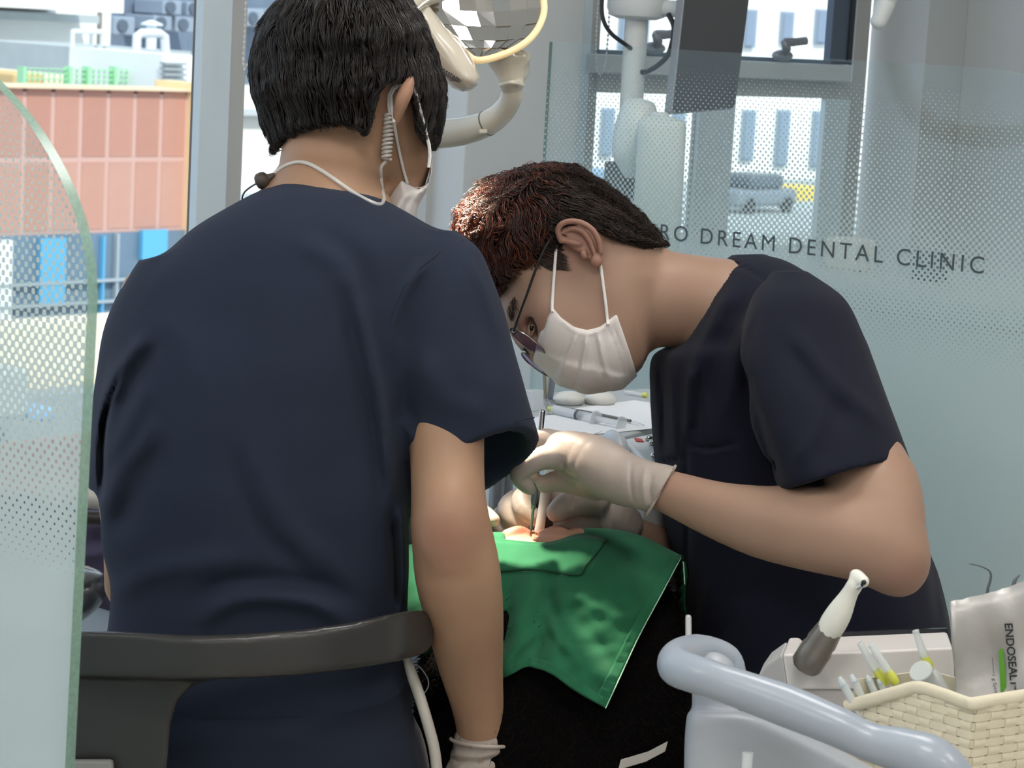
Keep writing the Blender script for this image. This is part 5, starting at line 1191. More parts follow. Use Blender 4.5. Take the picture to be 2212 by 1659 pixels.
MB().obox(P(1487, 1358, 2.66), RC.T, [.0035, .016, .006]).build('side_cover', mat('chair_white', 'dfe3e4', .4), K_, bevel=.003)
# suction hose, thin wire
o = MB().tube(pathP([(872, 1390, 2.60), (884, 1440, 2.585), (905, 1500, 2.575), (926, 1570, 2.57), (940, 1630, 2.57), (948, 1720, 2.57)], 8), [.0035 + .0028 * min(1, i / 12) for i in range(41)], 14).build('suction_hose', mat('hose_pale', 'b9b3a9', .45), smooth=True); tag(o, 'pale grey suction hose hanging beside the bare forearm', 'hose')
o = MB().tube(pathP([(884, 1432, 2.60), (905, 1440, 2.60), (922, 1462, 2.60), (925, 1482, 2.60), (914, 1500, 2.60), (898, 1512, 2.60)], 8), .0008, 6).build('thin_wire', mat('wire_grey', '8a8e92', .3), smooth=True); tag(o, 'thin looped wire beside the pale suction hose', 'wire')

# ================================================================ assistant's stool
ST = thing('stool', np.array([*P(480, 1600, 2.60)[:2], 0.0]), 'black plastic stool with a curved backrest bar behind the seated assistant', 'stool')
SS = SDF(*box_of([(80, 1290, 2.34), (970, 1750, 2.34), (80, 1290, 2.66), (970, 1750, 2.66)]), .004)
Ux, Vx, Dx = SS.pix(); bar = np.array([(60, 1358, 1462, 2.45), (172, 1361, 1463, 2.43), (300, 1366, 1466, 2.415), (430, 1372, 1468, 2.41), (600, 1364, 1462, 2.42), (740, 1348, 1448, 2.445), (850, 1325, 1430, 2.49), (905, 1318, 1415, 2.535), (925, 1326, 1404, 2.555), (936, 1350, 1385, 2.565)])
bar = spline(bar, 6); yc_ = np.interp(Ux, bar[:, 0], (bar[:, 1] + bar[:, 2]) / 2); hh_ = np.interp(Ux, bar[:, 0], (bar[:, 2] - bar[:, 1]) / 2) * Dx / FPX; dc_ = np.interp(Ux, bar[:, 0], bar[:, 3])
qa = np.abs(Vx - yc_) * Dx / FPX - hh_ + .007; qb = np.abs(Dx - dc_) - .030 + .007
dbar = np.sqrt(np.maximum(qa, 0) ** 2 + np.maximum(qb, 0) ** 2) + np.minimum(np.maximum(qa, qb), 0) - .007; dbar = np.maximum(dbar, (Ux - 937) * Dx / FPX)
SS.v = dbar.astype(np.float32)
pst = np.maximum(SS.prism2d([(110, 1440), (470, 1440), (452, 1466), (412, 1482), (384, 1514), (370, 1560), (362, 1640), (358, 1740), (110, 1740)]), np.abs(Dx - 2.445) - .016)
SS.v = smin(SS.v, pst.astype(np.float32), .008)
M_stool = mat('stool_black', '2f2e2d', .3, spec=.6, bump=.15, bscale=700, bdist=.0005)
SS.build('backrest', M_stool, ST, 1)
MB().obox(P(150, 1690, 2.415), RC.T, [.046, .024, .006]).build('back_plate', mat('plate_grey', '8d8b88', .5), ST, bevel=.004)
sb = P(520, 1740, 2.66); zs = sb[2] - .03
MB().lathe((sb[0], sb[1], zs - .09), (0, 0, 1), [(0, .17), (.02, .2), (.07, .2), (.09, .17)], 32).build('seat', M_stool, ST, smooth=True)
MB().tube([P(240, 1740, 2.445), P(300, 1850, 2.5), np.array([sb[0], sb[1], zs - .08])], .02, 12).build('back_stem', M_stool, ST, smooth=True)
MB().lathe((sb[0], sb[1], .09), (0, 0, 1), [(0, .035), (max(zs - .18, .1), .025)], 16).build('column', M_chr, ST, smooth=True)
for i in range(5):
    a = i * 2 * math.pi / 5; e = np.array([sb[0] + .28 * math.cos(a), sb[1] + .28 * math.sin(a), .065]); lg = MB().tube([np.array([sb[0], sb[1], .11]), e], [.025, .018], 10).build('leg', M_stool, ST, smooth=True)
    MB().lathe(e + np.array([-.012 * math.sin(a), .012 * math.cos(a), -.035]), (math.sin(a), -math.cos(a), 0), [(0, .03), (.024, .03)], 14).build('caster', M_blk, lg)

# ================================================================ operating light
LH = thing('dental_light', P(1060, 60, 3.0), 'cream dental operating light with a faceted mirror reflector on a curved arm', 'dental light')
M_cream = mat('lamp_cream', 'd2cab9', .22, spec=.55, coat=.5); M_mir = mat('mirror_facets', 'dcdcdc', .07, metal=1.0); M_warm = mat('rim_spill_glow', 'e9d9b4', .35, emit='ffd48a', estr=.4)  # the rim's emission imitates lamp light spilling over it
oc = spline([(912, 8), (935, 42), (965, 77), (1000, 110), (1030, 130), (1078, 121), (1122, 101), (1152, 76), (1171, 42), (1175, 8), (1162, -40), (1110, -80), (1020, -86), (935, -48), (912, 8)], 4)[:-1]
cen = np.array([1050, 10.0]); tiltL = lambda x, y: 3.0 + (10 - y) * .00018 + (x - 1050) * .0001
ringp = lambda s_, dd_: np.array([P(*(cen + (q - cen) * s_), tiltL(*(cen + (q - cen) * s_)) + dd_) for q in oc])
rf = np.random.default_rng(3); bowl = lambda x, y: tiltL(x, y) + .020 * max(0.0, 1 - (((x - cen[0]) / 132) ** 2 + ((y - cen[1]) / 118) ** 2))
def span(y):
    xs = []; n = len(oc)
    for i in range(n):
        a, b = oc[i], oc[(i + 1) % n]
        if (a[1] - y) * (b[1] - y) < 0: xs.append(a[0] + (y - a[1]) / (b[1] - a[1]) * (b[0] - a[0]))
    return (min(xs), max(xs)) if len(xs) > 1 else None
ys_ = [-82, -48, -14, 20, 52, 82, 108, 127]
for r__ in range(len(ys_) - 1):
    V, Fc = [], []; a, b = span(ys_[r__]), span(ys_[r__ + 1])
    if a is None or b is None: continue
    nc_ = 7; tilt_ = rf.normal() * .0010
    for c in range(nc_):
        jt = rf.normal(size=2) * .0005; k = len(V)
        for (yy, sp_), q in (((ys_[r__], a), -1), ((ys_[r__ + 1], b), 1)):
            for e_ in (c, c + 1):
                x = sp_[0] + (sp_[1] - sp_[0]) * e_ / nc_; yb_ = yy + 10 * (1 - ((x - cen[0]) / 125) ** 2) * (1 if -70 < yy < 100 else 0) - 5
                V.append(P(x, yb_, bowl(x, yb_) + tilt_ * q + jt[0] * q + jt[1] * (1 if e_ > c else -1)))
        Fc.append((k, k + 2, k + 3, k + 1))
    o = mesh('reflector_band', V, Fc, M_mir, LH, False)
MB().tube(np.vstack([ringp(1.0, 0), ringp(1.0, 0)[:1]]), .0046, 10, caps=False).build('lit_rim', M_warm, LH, smooth=True)
bs = MB(); a, b, c_ = ringp(1.02, .006), ringp(.86, .05), ringp(.3, .065); n = len(a)
bs.add(np.vstack([a, b, c_]), [(i, n + i, n + (i + 1) % n, (i + 1) % n) for i in range(n)] + [(n + i, 2 * n + i, 2 * n + (i + 1) % n, n + (i + 1) % n) for i in range(n)] + [tuple(range(2 * n, 3 * n))]); bs.build('shell', M_cream, LH, smooth=True)
HN = SDF(*box_of([(850, -60, 2.86), (1050, 210, 2.86), (850, -60, 3.0), (1050, 210, 3.0)]), .0025)
HN.poly([(868, -45), (905, -35), (930, 15), (962, 58), (1000, 100), (1026, 138), (1037, 165), (1034, 184), (1018, 197), (998, 199), (975, 190), (950, 168), (930, 130), (905, 80), (884, 30)], 2.93, .035, .022, .002)
HN.build('handle_housing', M_cream, LH, 2)
HP = SDF(*box_of([(930, 90, 2.86), (1010, 185, 2.86), (930, 90, 2.96), (1010, 185, 2.96)]), .0018)
HP.poly([(940, 100), (953, 108), (975, 133), (996, 158), (1003, 172), (996, 179), (972, 176), (950, 158), (938, 135)], 2.898, .004, .006, .001); HP.build('handle_inset', mat('inset_beige', '9a8f80', .45), LH, 1)
tdir = RC @ np.array([.72, -.69, 0]); tup = RC @ np.array([.69, .72, 0])
text_on('maker_mark', 'osstem', P(953, 156, 2.8905), P(991, 180, 2.8905), RC @ np.array([.35, .94, 0]), .0085, mat('mark_black', '15161a', .4), LH, bold=.02)
IN = SDF(*box_of([(950, 30, 2.9), (1050, 150, 2.9), (950, 30, 3.02), (1050, 150, 3.02)]), .0025)
IN.poly([(962, 58), (985, 78), (1012, 112), (1030, 140), (1020, 140), (985, 100), (962, 72)], 2.965, .012, .006, .002); IN.build('inner_reflector', mat('inner_warm', 'e2c79f', .3, metal=.4), LH, 1)
YK = SDF(*box_of([(1040, 95, 2.93), (1160, 215, 2.93), (1040, 95, 3.14), (1160, 215, 3.14)]), .0025)
YK.limb([(1085, 118, 3.03, 32), (1098, 145, 3.035, 33), (1104, 178, 3.04, 29)], k=.004); YK.ell(C(1118, 150, 3.05), (.016, .018, .016), k=.006); YK.limb([(1066, 128, 3.03, 8), (1135, 122, 3.03, 10)], k=.02)
YK.limb([(1081, 184, 3.02, 6), (1106, 178, 3.01, 6), (1128, 184, 3.03, 6)], k=.003); YK.build('yoke', M_cream, LH, 1)
armp = pathP([(1106, 180, 3.04), (1104, 212, 3.05), (1082, 246, 3.07), (1040, 272, 3.09), (980, 286, 3.12), (900, 288, 3.16), (820, 270, 3.22), (765, 210, 3.26), (745, 80, 3.28), (738, -120, 3.30)], 8); nA = len(armp)
MB().tube(armp, np.interp(np.arange(nA), [0, 12, 22, 36, nA], [.0135, .0145, .017, .0205, .021]), 24).build('curved_arm', M_cream, LH, smooth=True)
ps = armp[22]; tn = armp[23] - armp[21]; MB().lathe(ps - tn / np.linalg.norm(tn) * .0008, tn, [(0, .0176), (.0016, .0176)], 28).build('arm_seam', mat('seam_dark', '6e685c', .5), LH, smooth=True)
pq = P(1044, 284, 3.07); MB().obox(pq, RC.T, [.006, .0035, .003]).build('arm_latch', M_cream, LH, bevel=.002)
pc = armp[-1]; MB().tube([pc, np.array([pc[0], pc[1], ZT])], .02, 16).build('ceiling_post', M_cream, LH, smooth=True)
# twin reflector of the same head, turned down at the patient
c2 = np.array([870, 66.0]); oc2 = [(c2[0] + 42 * math.cos(a_), c2[1] + 40 * math.sin(a_)) for a_ in np.linspace(0, 6.2832, 25)[:-1]]
rp2 = lambda s_, up: np.array([P(c2[0] + (x - c2[0]) * s_, c2[1] + (y - c2[1]) * s_ * .25 - up, 2.815 - (y - c2[1]) * s_ * .0008) for x, y in oc2])
for s0_, s1_, u0_, u1_ in ((1.0, .7, 0, 22), (.7, .35, 20, 34), (.35, .03, 33, 40)):
    a, b = rp2(s0_, u0_), rp2(s1_, u1_); n = len(a); o = mesh('reflector_band', np.vstack([a, b]), [(i, (i + 1) % n, n + (i + 1) % n, n + i) for i in range(n)], M_mir, LH, False); md = o.modifiers.new('thick', 'SOLIDIFY'); md.thickness = .0012; md.offset = 1
MB().tube(np.vstack([rp2(1.0, 0), rp2(1.0, 0)[:1]]), .004, 10, caps=False).build('lit_rim', M_warm, LH, smooth=True)
MB().tube(pathP([(872, 28, 2.83), (905, 0, 2.90), (960, -20, 2.99)], 5), .012, 12).build('head_link', M_cream, LH, smooth=True)
ld_ = bpy.data.lights.new('lamp_beam', 'SPOT'); lo_ = bpy.data.objects.new('lamp_beam', ld_); COL.objects.link(lo_); lp = P(876, 82, 2.815); lo_.location = (lp - wloc(LH)).tolist(); lo_.parent = LH
ld_.energy = LAMP_W; ld_.color = (1.0, .84, .64); ld_.spot_size = math.radians(30); ld_.spot_blend = .6; ld_.shadow_soft_size = .03
lo_.rotation_euler = Vector((P(1125, 1150, 2.74) - lp).tolist()).to_track_quat('-Z', 'Y').to_euler()
# ================================================================ behind the long screen
M_pl = mat('plastic_white', 'dde0df', .4)
mo = thing('monitor', P(1520, 240, 4.3), 'dark grey monitor seen edge-on above the long glass screen', 'monitor')
pa, pb, pc_ = P(1486, -90, 4.27), P(1630, -90, 4.36), P(1450, 245, 4.27); nf = np.cross(pb - pa, pc_ - pa)
onp = lambda x, y: TC + ray(x, y) * (((pa - TC) @ nf) / (ray(x, y) @ nf))
f_ = [onp(*q) for q in ((1486, -90), (1630, -90), (1589, 228), (1582, 236), (1458, 247), (1450, 241))]
off = P(1440, 248, 4.31) - P(1456, 247, 4.27)
MB().prism(f_, off).build('casing', mat('monitor_side', '9a9da2', .4), mo, bevel=.003)
nf = nf / np.linalg.norm(nf); nf = nf if nf @ (TC - f_[0]) > 0 else -nf
cm = np.mean(f_, 0); MB().prism([cm + (q - cm) * .97 + nf * .0006 for q in f_], nf * .001).build('screen', mat('monitor_dark', '4c4d50', .7, var=.06, vscale=3), mo)
pl = thing('monitor_pole', np.array([*P(1375, 50, 4.4)[:2], P(1420, 560, 4.02)[2]]), 'white upright pole carrying the monitor bracket behind the screen', 'pole'); q_ = P(1375, 50, 4.4)
MB().lathe((q_[0], q_[1], P(1420, 560, 4.02)[2]), (0, 0, 1), [(0, .07), (.012, .07), (.02, .0225), (1.1, .0225)], 24).build('post', M_pl, pl, smooth=True)
MB().lathe((q_[0], q_[1], P(1375, 42, 4.4)[2]), (0, 0, 1), [(0, .035), (.006, .052), (.02, .058), (.045, .058), (.05, .04)], 28).build('bracket_disc', M_pl, pl, smooth=True)
MB().tube([np.array([q_[0], q_[1], P(1375, 15, 4.4)[2]]), P(1470, 20, 4.36), P(1490, 30, 4.33)], .016, 12).build('bracket_arm', M_pl, pl, smooth=True)
M_cab = mat('cable_black', '2c2f34', .5)
o = MB().tube(pathP([(1306, -40, 4.33), (1300, 10, 4.33), (1304, 45, 4.33), (1320, 72, 4.34), (1345, 92, 4.36), (1370, 110, 4.40)], 8), .004, 8).build('cable', M_cab, smooth=True); tag(o, 'black cable looping to the white pole beside the ball chain', 'cable')
o = MB().tube(pathP([(1444, 30, 4.34), (1456, 62, 4.33), (1446, 112, 4.34), (1425, 138, 4.36), (1395, 155, 4.39), (1372, 152, 4.41)], 8), .005, 8).build('cable', M_cab, smooth=True); tag(o, 'dark cable from the monitor bracket to the white pole', 'cable')
# counter with water tank and dispenser
ct0 = P(1420, 560, 4.02); zc_ = ct0[2]
cq = thing('side_counter', (XR + .45, ct0[1] - .3, 0), 'pale side counter behind the frosted part of the long screen', 'counter')
MB().box((XR + .12, ct0[1] - 2.0, .1), (XR + .62, ct0[1] + .35, zc_ - .03)).build('cabinet', mat('counter_body', 'd5d8d8', .5), cq, bevel=.004)
MB().box((XR + .10, ct0[1] - 2.02, zc_ - .03), (XR + .64, ct0[1] + .37, zc_)).build('worktop', mat('counter_top', 'b9c0c2', .35), cq, bevel=.004)
MB().box((XR + .16, ct0[1] - 1.98, 0), (XR + .60, ct0[1] + .33, .1)).build('plinth', mat('counter_plinth', '888c8e', .6), cq)
TK = SDF(*box_of([(1340, 235, 3.9), (1500, 570, 3.9), (1340, 235, 4.14), (1500, 570, 4.14)]), .004)
TK.loft([(252, 1392, 1450, 4.02, .03), (262, 1380, 1478, 4.02, .045), (275, 1377, 1482, 4.02, .05), (400, 1371, 1476, 4.02, .05), (552, 1362, 1467, 4.02, .05), (560, 1368, 1460, 4.02, .045)], k=.001, n=5)
tk = thing('water_tank', P(1415, 560, 4.02), 'tall translucent white water tank on the counter behind the screen', 'tank'); TK.build('body', mat('tank_white', 'd8dedd', .45, sss=.2), tk, 1)
MB().lathe(P(1425, 262, 4.02), (0, 0, 1), [(0, .016), (.012, .016), (.016, .012)], 18).build('cap', M_pl, tk, smooth=True)
DS = SDF(*box_of([(1300, 200, 3.98), (1440, 420, 3.98), (1300, 200, 4.3), (1440, 420, 4.3)]), .004)
DS.loft([(212, 1356, 1384, 4.13, .02), (222, 1346, 1412, 4.13, .04), (245, 1336, 1420, 4.13, .05), (280, 1326, 1422, 4.13, .055), (330, 1322, 1412, 4.13, .055), (362, 1336, 1402, 4.13, .045), (385, 1350, 1392, 4.13, .03)], k=.001)
dsq = thing('dispenser', P(1370, 390, 4.13), 'rounded white dispenser head standing behind the water tank', 'dispenser'); DS.build('hood', M_pl, dsq, 1)
p0 = P(1345, 352, 4.16); p1 = P(1345, 430, 4.16); MB().obox((p0 + p1) / 2, np.eye(3), [.025, .025, .034]).build('motor_box', mat('motor_dark', '4c5054', .5), dsq, bevel=.003)
q1 = (p0 + p1) / 2; MB().tube([q1, np.array([q1[0], q1[1], zc_])], .02, 12).build('column', M_pl, dsq, smooth=True)
for p_, w_, h_, c_, l_ in ((1835, 80, 68, 'ded9ce', 'cream box on the counter seen dimly through the frosted screen'), (2010, 60, 60, '5b6266', 'dark boxy device on the counter seen dimly through the frosted screen')):
    b = onX(p_, 560, XR + .38); b[2] = zc_; s_ = np.linalg.norm(b - TC) / FPX; o = MB().box(b - np.array([w_ * s_ / 2, w_ * s_ / 2, 0]), b + np.array([w_ * s_ / 2, w_ * s_ / 2, h_ * s_])).build('counter_box', mat('cb_' + c_, c_, .5), bevel=.006); tag(o, l_, 'box')
al = thing('wall_lamp_arm', P(1900, 50, 4.3), 'white rounded lamp arm end dipping in at the top by the corner column', 'lamp arm')
LA = SDF(*box_of([(1860, -90, 4.2), (1980, 80, 4.2), (1860, -90, 4.4), (1980, 80, 4.4)]), .003); LA.limb([(1950, -80, 4.3, 24), (1928, -30, 4.3, 23), (1912, 14, 4.3, 20), (1898, 46, 4.3, 18)], k=.001)
LA.crease([([(1908, -2), (1924, 4), (1938, 8)], 3, -.003)]); LA.build('arm', M_pl, al, 1); e_ = P(1950, -80, 4.3); MB().tube([e_, np.array([e_[0], e_[1], ZT])], .02, 12).build('ceiling_rod', M_pl, al, smooth=True)

# ================================================================ instrument table
zt_ = P(1280, 945, 3.12)[2]; T3 = lambda px, py, up=0.0: onZ(px, py, zt_) + np.array([0, 0, up])
it = thing('instrument_table', np.array([*T3(1290, 900)[:2], 0.0]), 'grey instrument table behind the gloved hands', 'table')
tp = [T3(1040, 852), T3(1480, 836), T3(1490, 898), T3(1338, 944), T3(1040, 962)]
MB().prism(tp, (0, 0, -.025)).build('table_top', mat('table_grey', 'b6babd', .35), it, bevel=.004)
for px_ in (1080, 1102, 1320):
    a = T3(px_, 958); MB().tube([a - np.array([0, 0, .02]), np.array([a[0], a[1], 0.0])], .007 if px_ != 1080 else .011, 12).build('leg', mat('table_leg', '9aa0a4', .3, metal=.5), it, smooth=True)
lay = lambda pts, up, th: MB().prism([T3(a, b, up) for a, b in pts], (0, 0, th))
M_pap = mat('paper_white', 'e9eaee', .7)
o = lay([(1231, 885), (1370, 866), (1403, 871), (1412, 927), (1290, 939), (1240, 930)], .0006, .0006).build('paper_sheet', M_pap); tag(o, 'white paper sheet lying nearest the dark scrubs on the instrument table', 'paper')
o = lay([(1150, 905), (1235, 893), (1300, 934), (1260, 948), (1150, 930)], .0014, .0006).build('paper_sheet', M_pap); tag(o, 'white paper sheet under the syringe on the instrument table', 'paper')
sy = thing('syringe', T3(1260, 912), 'clear syringe with yellow hub lying on the paper', 'syringe'); M_cl = mat('clear_plastic', 'e6eaec', .12, alpha=.45, spec=.7)
a, b, c_, d_ = T3(1197, 897, .008), T3(1250, 909, .008), T3(1285, 917, .008), T3(1340, 927, .008); ab = b - a
MB().tube([a, b], .0068, 16).build('barrel', mat('barrel_print', 'd7dade', .3, alpha=.85), sy, smooth=True); MB().tube([b, c_], .0068, 16).build('barrel_rear', M_cl, sy, smooth=True)
MB().lathe(b - ab / np.linalg.norm(ab) * .004, ab, [(0, .0070), (.005, .0070)], 18).build('plunger_seal', mat('seal_dark', '4d5358', .5), sy, smooth=True)
MB().lathe(c_, ab, [(0, .012), (.002, .012)], 18).build('flange', M_cl, sy); MB().tube([c_, d_], .0042, 12).build('plunger_rod', M_cl, sy, smooth=True); MB().lathe(d_, ab, [(0, .010), (.0025, .010)], 18).build('thumb_rest', M_cl, sy)
MB().lathe(a, -ab, [(0, .005), (.006, .004), (.012, .003)], 14).build('hub', mat('hub_yellow', 'd9dc72', .4, alpha=.9), sy, smooth=True)
for k_, (pts, r__, nm, lb) in enumerate((([(1206, 887), (1280, 900), (1362, 917)], .0022, 'explorer', 'long metal explorer lying behind the syringe'), ([(1176, 868), (1187, 890)], .0011, 'probe', 'short dark probe nearest the clear beaker'), ([(1191, 868), (1204, 888)], .0011, 'probe', 'short dark probe touching the long metal explorer'))):
    t_ = thing(nm, T3(*pts[0]), lb, 'dental instrument'); MB().tube([T3(x, y, .005) for x, y in pts], r__, 10).build('shaft', mat('steel_dark', '77736c', .3, metal=.9), t_, smooth=True)
    if k_ == 0: MB().tube([T3(1362, 917, .005), T3(1376, 921, .006), T3(1392, 924, .003)], .0006, 6).build('tip', M_chr, t_, smooth=True)
cu = thing('beaker', T3(1184, 862), 'clear beaker holding small metal tools under the mask', 'beaker'); b = T3(1184, 864)
MB().lathe(b, (0, 0, 1), [(0, .014), (.04, .015)], 20).build('glass', mat('beaker_glass', 'd8dcdc', .1, alpha=.18), cu, smooth=True)
for i, (dx, dy, c_) in enumerate(((-.004, .002, '7d7250'), (.003, -.003, '5a6270'), (.005, .004, 'a39b88'), (-.002, -.005, '44506a'))): MB().tube([b + np.array([dx, dy, .002]), b + np.array([dx * 2, dy * 2, .046])], .0028, 8).build('tool_stem', mat('stem_' + c_, c_, .3, metal=.6), cu, smooth=True)
o = MB().box(T3(1150, 890), T3(1168, 886) + np.array([0, 0.012, .03])).build('clear_box', M_cl, bevel=.002); tag(o, 'small clear plastic box at the edge of the navy sleeve', 'box')
for px_, l_ in ((1228, 'white lidded cotton holder next to the beaker'), (1296, 'white lidded cotton holder under the chin end of the mask')):
    b = T3(px_, 872); t_ = thing('cotton_holder', b, l_, 'holder', 'cotton holders on the table'); ax_ = np.array([_r0, _h, _up])
    V = SDF(*box_of([(px_ - 60, 810, 3.2), (px_ + 60, 900, 3.2), (px_ - 60, 810, 3.6), (px_ + 60, 900, 3.6)]), .003); bc = (b - TC) @ RC
    V.ell(bc + np.array([0, .006, 0]), (.024, .013, .03), k=.001); V.build('body', mat('holder_white', 'd6d5cf', .4), t_, 2)
    MB().lathe(b, (0, 0, 1), [(0, .020), (.004, .021)], 20).build('base', mat('holder_base', '6d6f70', .4), t_, smooth=True)
nd = thing('needle_cap', T3(1392, 858), 'clear capped needle with yellow hub on the far table edge', 'needle'); a, b = T3(1350, 852, .004), T3(1388, 858, .004); MB().tube([a, b], .0028, 10).build('cap', M_cl, nd, smooth=True); MB().tube([b, b + (b - a) * .25], .0036, 10).build('hub', MATS['hub_yellow'], nd, smooth=True)
# control console
cs = thing('control_console', T3(1390, 985), 'white control console with red emblem and chrome keys beside the raised glove', 'console'); zq = zt_ + .004; T4 = lambda px, py, up=0.: onZ(px, py, zq) + np.array([0, 0, up])
MB().prism([T4(1345, 948), (T4(1412, 934)), T4(1470, 950), T4(1478, 1010), T4(1418, 1012), T4(1392, 994)], (0, 0, -.03)).build('body', mat('console_white', 'cfd3d4', .3), cs, bevel=.006, seg=3)
MB().prism([T4(1370, 948, .0005), T4(1386, 950, .0005), T4(1391, 956, .0005), T4(1374, 955, .0005)], (0, 0, .001)).build('emblem', mat('emblem_red', 'b8352f', .5), cs)
for x, y in ((1402, 953), (1410, 962), (1420, 985), (1414, 990)): MB().sphere(T4(x, y, .004), (.007, .005, .004), 12, 8).build('key', M_chr, cs, smooth=True)
MB().tube(pathP([(1320, 948, 3.08), (1333, 958, 3.06), (1342, 985, 3.05), (1350, 1020, 3.05), (1380, 1080, 3.05), (1400, 1180, 3.05)], 6), .013, 14).build('hose', mat('console_hose', 'b9c0c6', .3), cs, smooth=True)
c_ = T4(1420, 1000); MB().box((c_[0] - .05, c_[1] - .02, 0), (c_[0] + .1, c_[1] + .1, zq - .03)).build('pedestal', mat('console_white', 'cfd3d4', .3), cs, bevel=.006)

# ================================================================ trolley in the right foreground
TR = thing('trolley', np.array([*P(1850, 1650, 2.05)[:2], 0.0]), 'grey plastic trolley with a thick curved handle in the right foreground', 'trolley')
M_tg = mat('trolley_grey', '9aa3ae', .32, spec=.45, coat=.15)
HG = SDF(*box_of([(1390, 1360, 1.86), (2180, 1760, 1.86), (1390, 1360, 2.2), (2180, 1760, 2.2)]), .0032)
HG.limb([(1580, 1462, 2.13, 34), (1566, 1424, 2.13, 35), (1512, 1406, 2.11, 36), (1470, 1418, 2.07, 40), (1462, 1440, 2.035, 42), (1500, 1456, 2.015, 42), (1556, 1474, 2.0, 41), (1694, 1523, 1.98, 46), (1804, 1568, 1.96, 44), (1877, 1602, 1.95, 42), (1950, 1622, 1.94, 50), (2020, 1652, 1.93, 58), (2075, 1730, 1.93, 62)], k=.001, n=5)
HG.build('handle', M_tg, TR, 2)
PG = SDF(*box_of([(1440, 1420, 1.9), (2260, 1800, 1.9), (1440, 1420, 2.3), (2260, 1800, 2.3)]), .004)
PG.limb([(1542, 1455, 2.09, 47), (1542, 1560, 2.09, 47)], k=.001, n=1)
PG.loft([(1535, 1492, 1588, 2.09, .03), (1545, 1484, 1640, 2.09, .05), (1600, 1479, 1770, 2.09, .06), (1660, 1478, 1890, 2.09, .06), (1780, 1478, 2100, 2.09, .06)], k=.003, n=5)
PG.build('body', mat('trolley_body', 'a4a9b0', .4), TR, 1)
tt = P(1900, 1600, 2.16)[2]
MB().box((P(1900, 1600, 2.16)[0] - .30, P(1900, 1600, 2.16)[1] - .22, .2), (P(1900, 1600, 2.16)[0] + .25, P(1900, 1600, 2.16)[1] + .12, .22)).build('lower_shelf', M_tg, TR, bevel=.004)
tz = P(1950, 1640, 2.12)[2] - .012
tpoly = [P(1600, 1640, 2.12), P(1640, 1545, 2.45), P(2260, 1520, 2.45), P(2300, 1640, 2.05)]
MB().prism([np.array([p_[0], p_[1], tz]) for p_ in tpoly], (0, 0, -.015)).build('tray', mat('tray_grey', 'b3b6b8', .4), TR)
for px_, d__ in ((1560, 2.12), (2200, 2.1), (1660, 2.42), (2240, 2.42)):
    a = P(px_, 1660, d__); lg = MB().tube([np.array([a[0], a[1], tz - .015]), np.array([a[0], a[1], .06])], .012, 10).build('leg', M_tg, TR, smooth=True); MB().lathe((a[0], a[1] - .012, .03), (0, 1, 0), [(0, .03), (.024, .03)], 14).build('caster', M_blk, lg)
o = MB().tube([P(1616, 1626, 2.0), P(1610, 1690, 2.0)], .005, 10).build('clear_sleeve', M_cl, smooth=True); tag(o, 'small clear plastic sleeve clipped on the trolley below the handle', 'sleeve')
# white motor unit with handpiece
EU = thing('motor_unit', P(1850, 1530, 2.2), 'white wedge-shaped motor unit standing on the trolley', 'device'); M_eu = mat('unit_white', 'd3cfcb', .45)
fr_ = [(1690, 1413), (1716, 1412), (1727, 1426), (1745, 1434), (1762, 1426), (1772, 1410), (2058, 1398), (2064, 1490), (1702, 1491)]
back = P(2046, 1364, 2.36) - P(2058, 1398, 2.20)
MB().prism([P(a, b, 2.20) for a, b in fr_], back).build('housing', M_eu, EU, bevel=.003)
MB().prism([P(1690, 1413, 2.202), P(1702, 1491, 2.202), P(1640, 1500, 2.25), P(1634, 1468, 2.25), P(1655, 1438, 2.23)], back * .8).build('side_cheek', mat('unit_cheek', 'bfbcba', .45), EU, bevel=.003)
MB().prism([P(1702, 1491, 2.203), P(2064, 1490, 2.203), P(2064, 1600, 2.203), P(1830, 1600, 2.203), P(1740, 1560, 2.203)], back * .8).build('lower_body', mat('unit_lower', 'b3aeab', .5), EU)
a, b = P(1800, 1371, 2.355), P(2045, 1363, 2.355); MB().obox((a + b) / 2, [(b - a) / np.linalg.norm(b - a), RC @ np.array([0, 1, 0]), RC @ np.array([0, 0, 1])], [np.linalg.norm(b - a) / 2, .003, .004]).build('display_strip', mat('strip_dark', '23252b', .15, metal=.3), EU)
HPc = thing('contra_angle', P(1740, 1434, 2.19), 'white contra-angle handpiece with grey metal base resting in the motor unit', 'dental handpiece')
a, b = P(1738, 1442, 2.185), P(1797, 1352, 2.165); L_ = np.linalg.norm(b - a)
MB().lathe(a, b - a, [(0, .0125), (.003, .0150), (L_ * .45, .0152), (L_ * .55, .0138), (L_ * .62, .0146), (L_ * .98, .0122), (L_, .011)], 10).build('base', mat('handpiece_metal', '8d857c', .35, metal=.75), HPc, smooth=True)
HW = SDF(*box_of([(1765, 1220, 2.08), (1890, 1385, 2.08), (1765, 1220, 2.22), (1890, 1385, 2.22)]), .0014)
HW.limb([(1793, 1358, 2.165, 27), (1800, 1346, 2.163, 29), (1814, 1322, 2.158, 27), (1830, 1292, 2.152, 20), (1845, 1264, 2.146, 15.5)], k=.001); HW.limb([(1849, 1243, 2.148, 14), (1864, 1256, 2.138, 14)], k=.003, n=1); HW.limb([(1846, 1266, 2.146, 15), (1854, 1252, 2.146, 15)], k=.004, n=1)
HW.build('sleeve', mat('handpiece_ivory', 'e3e2d6', .3), HPc, 1)
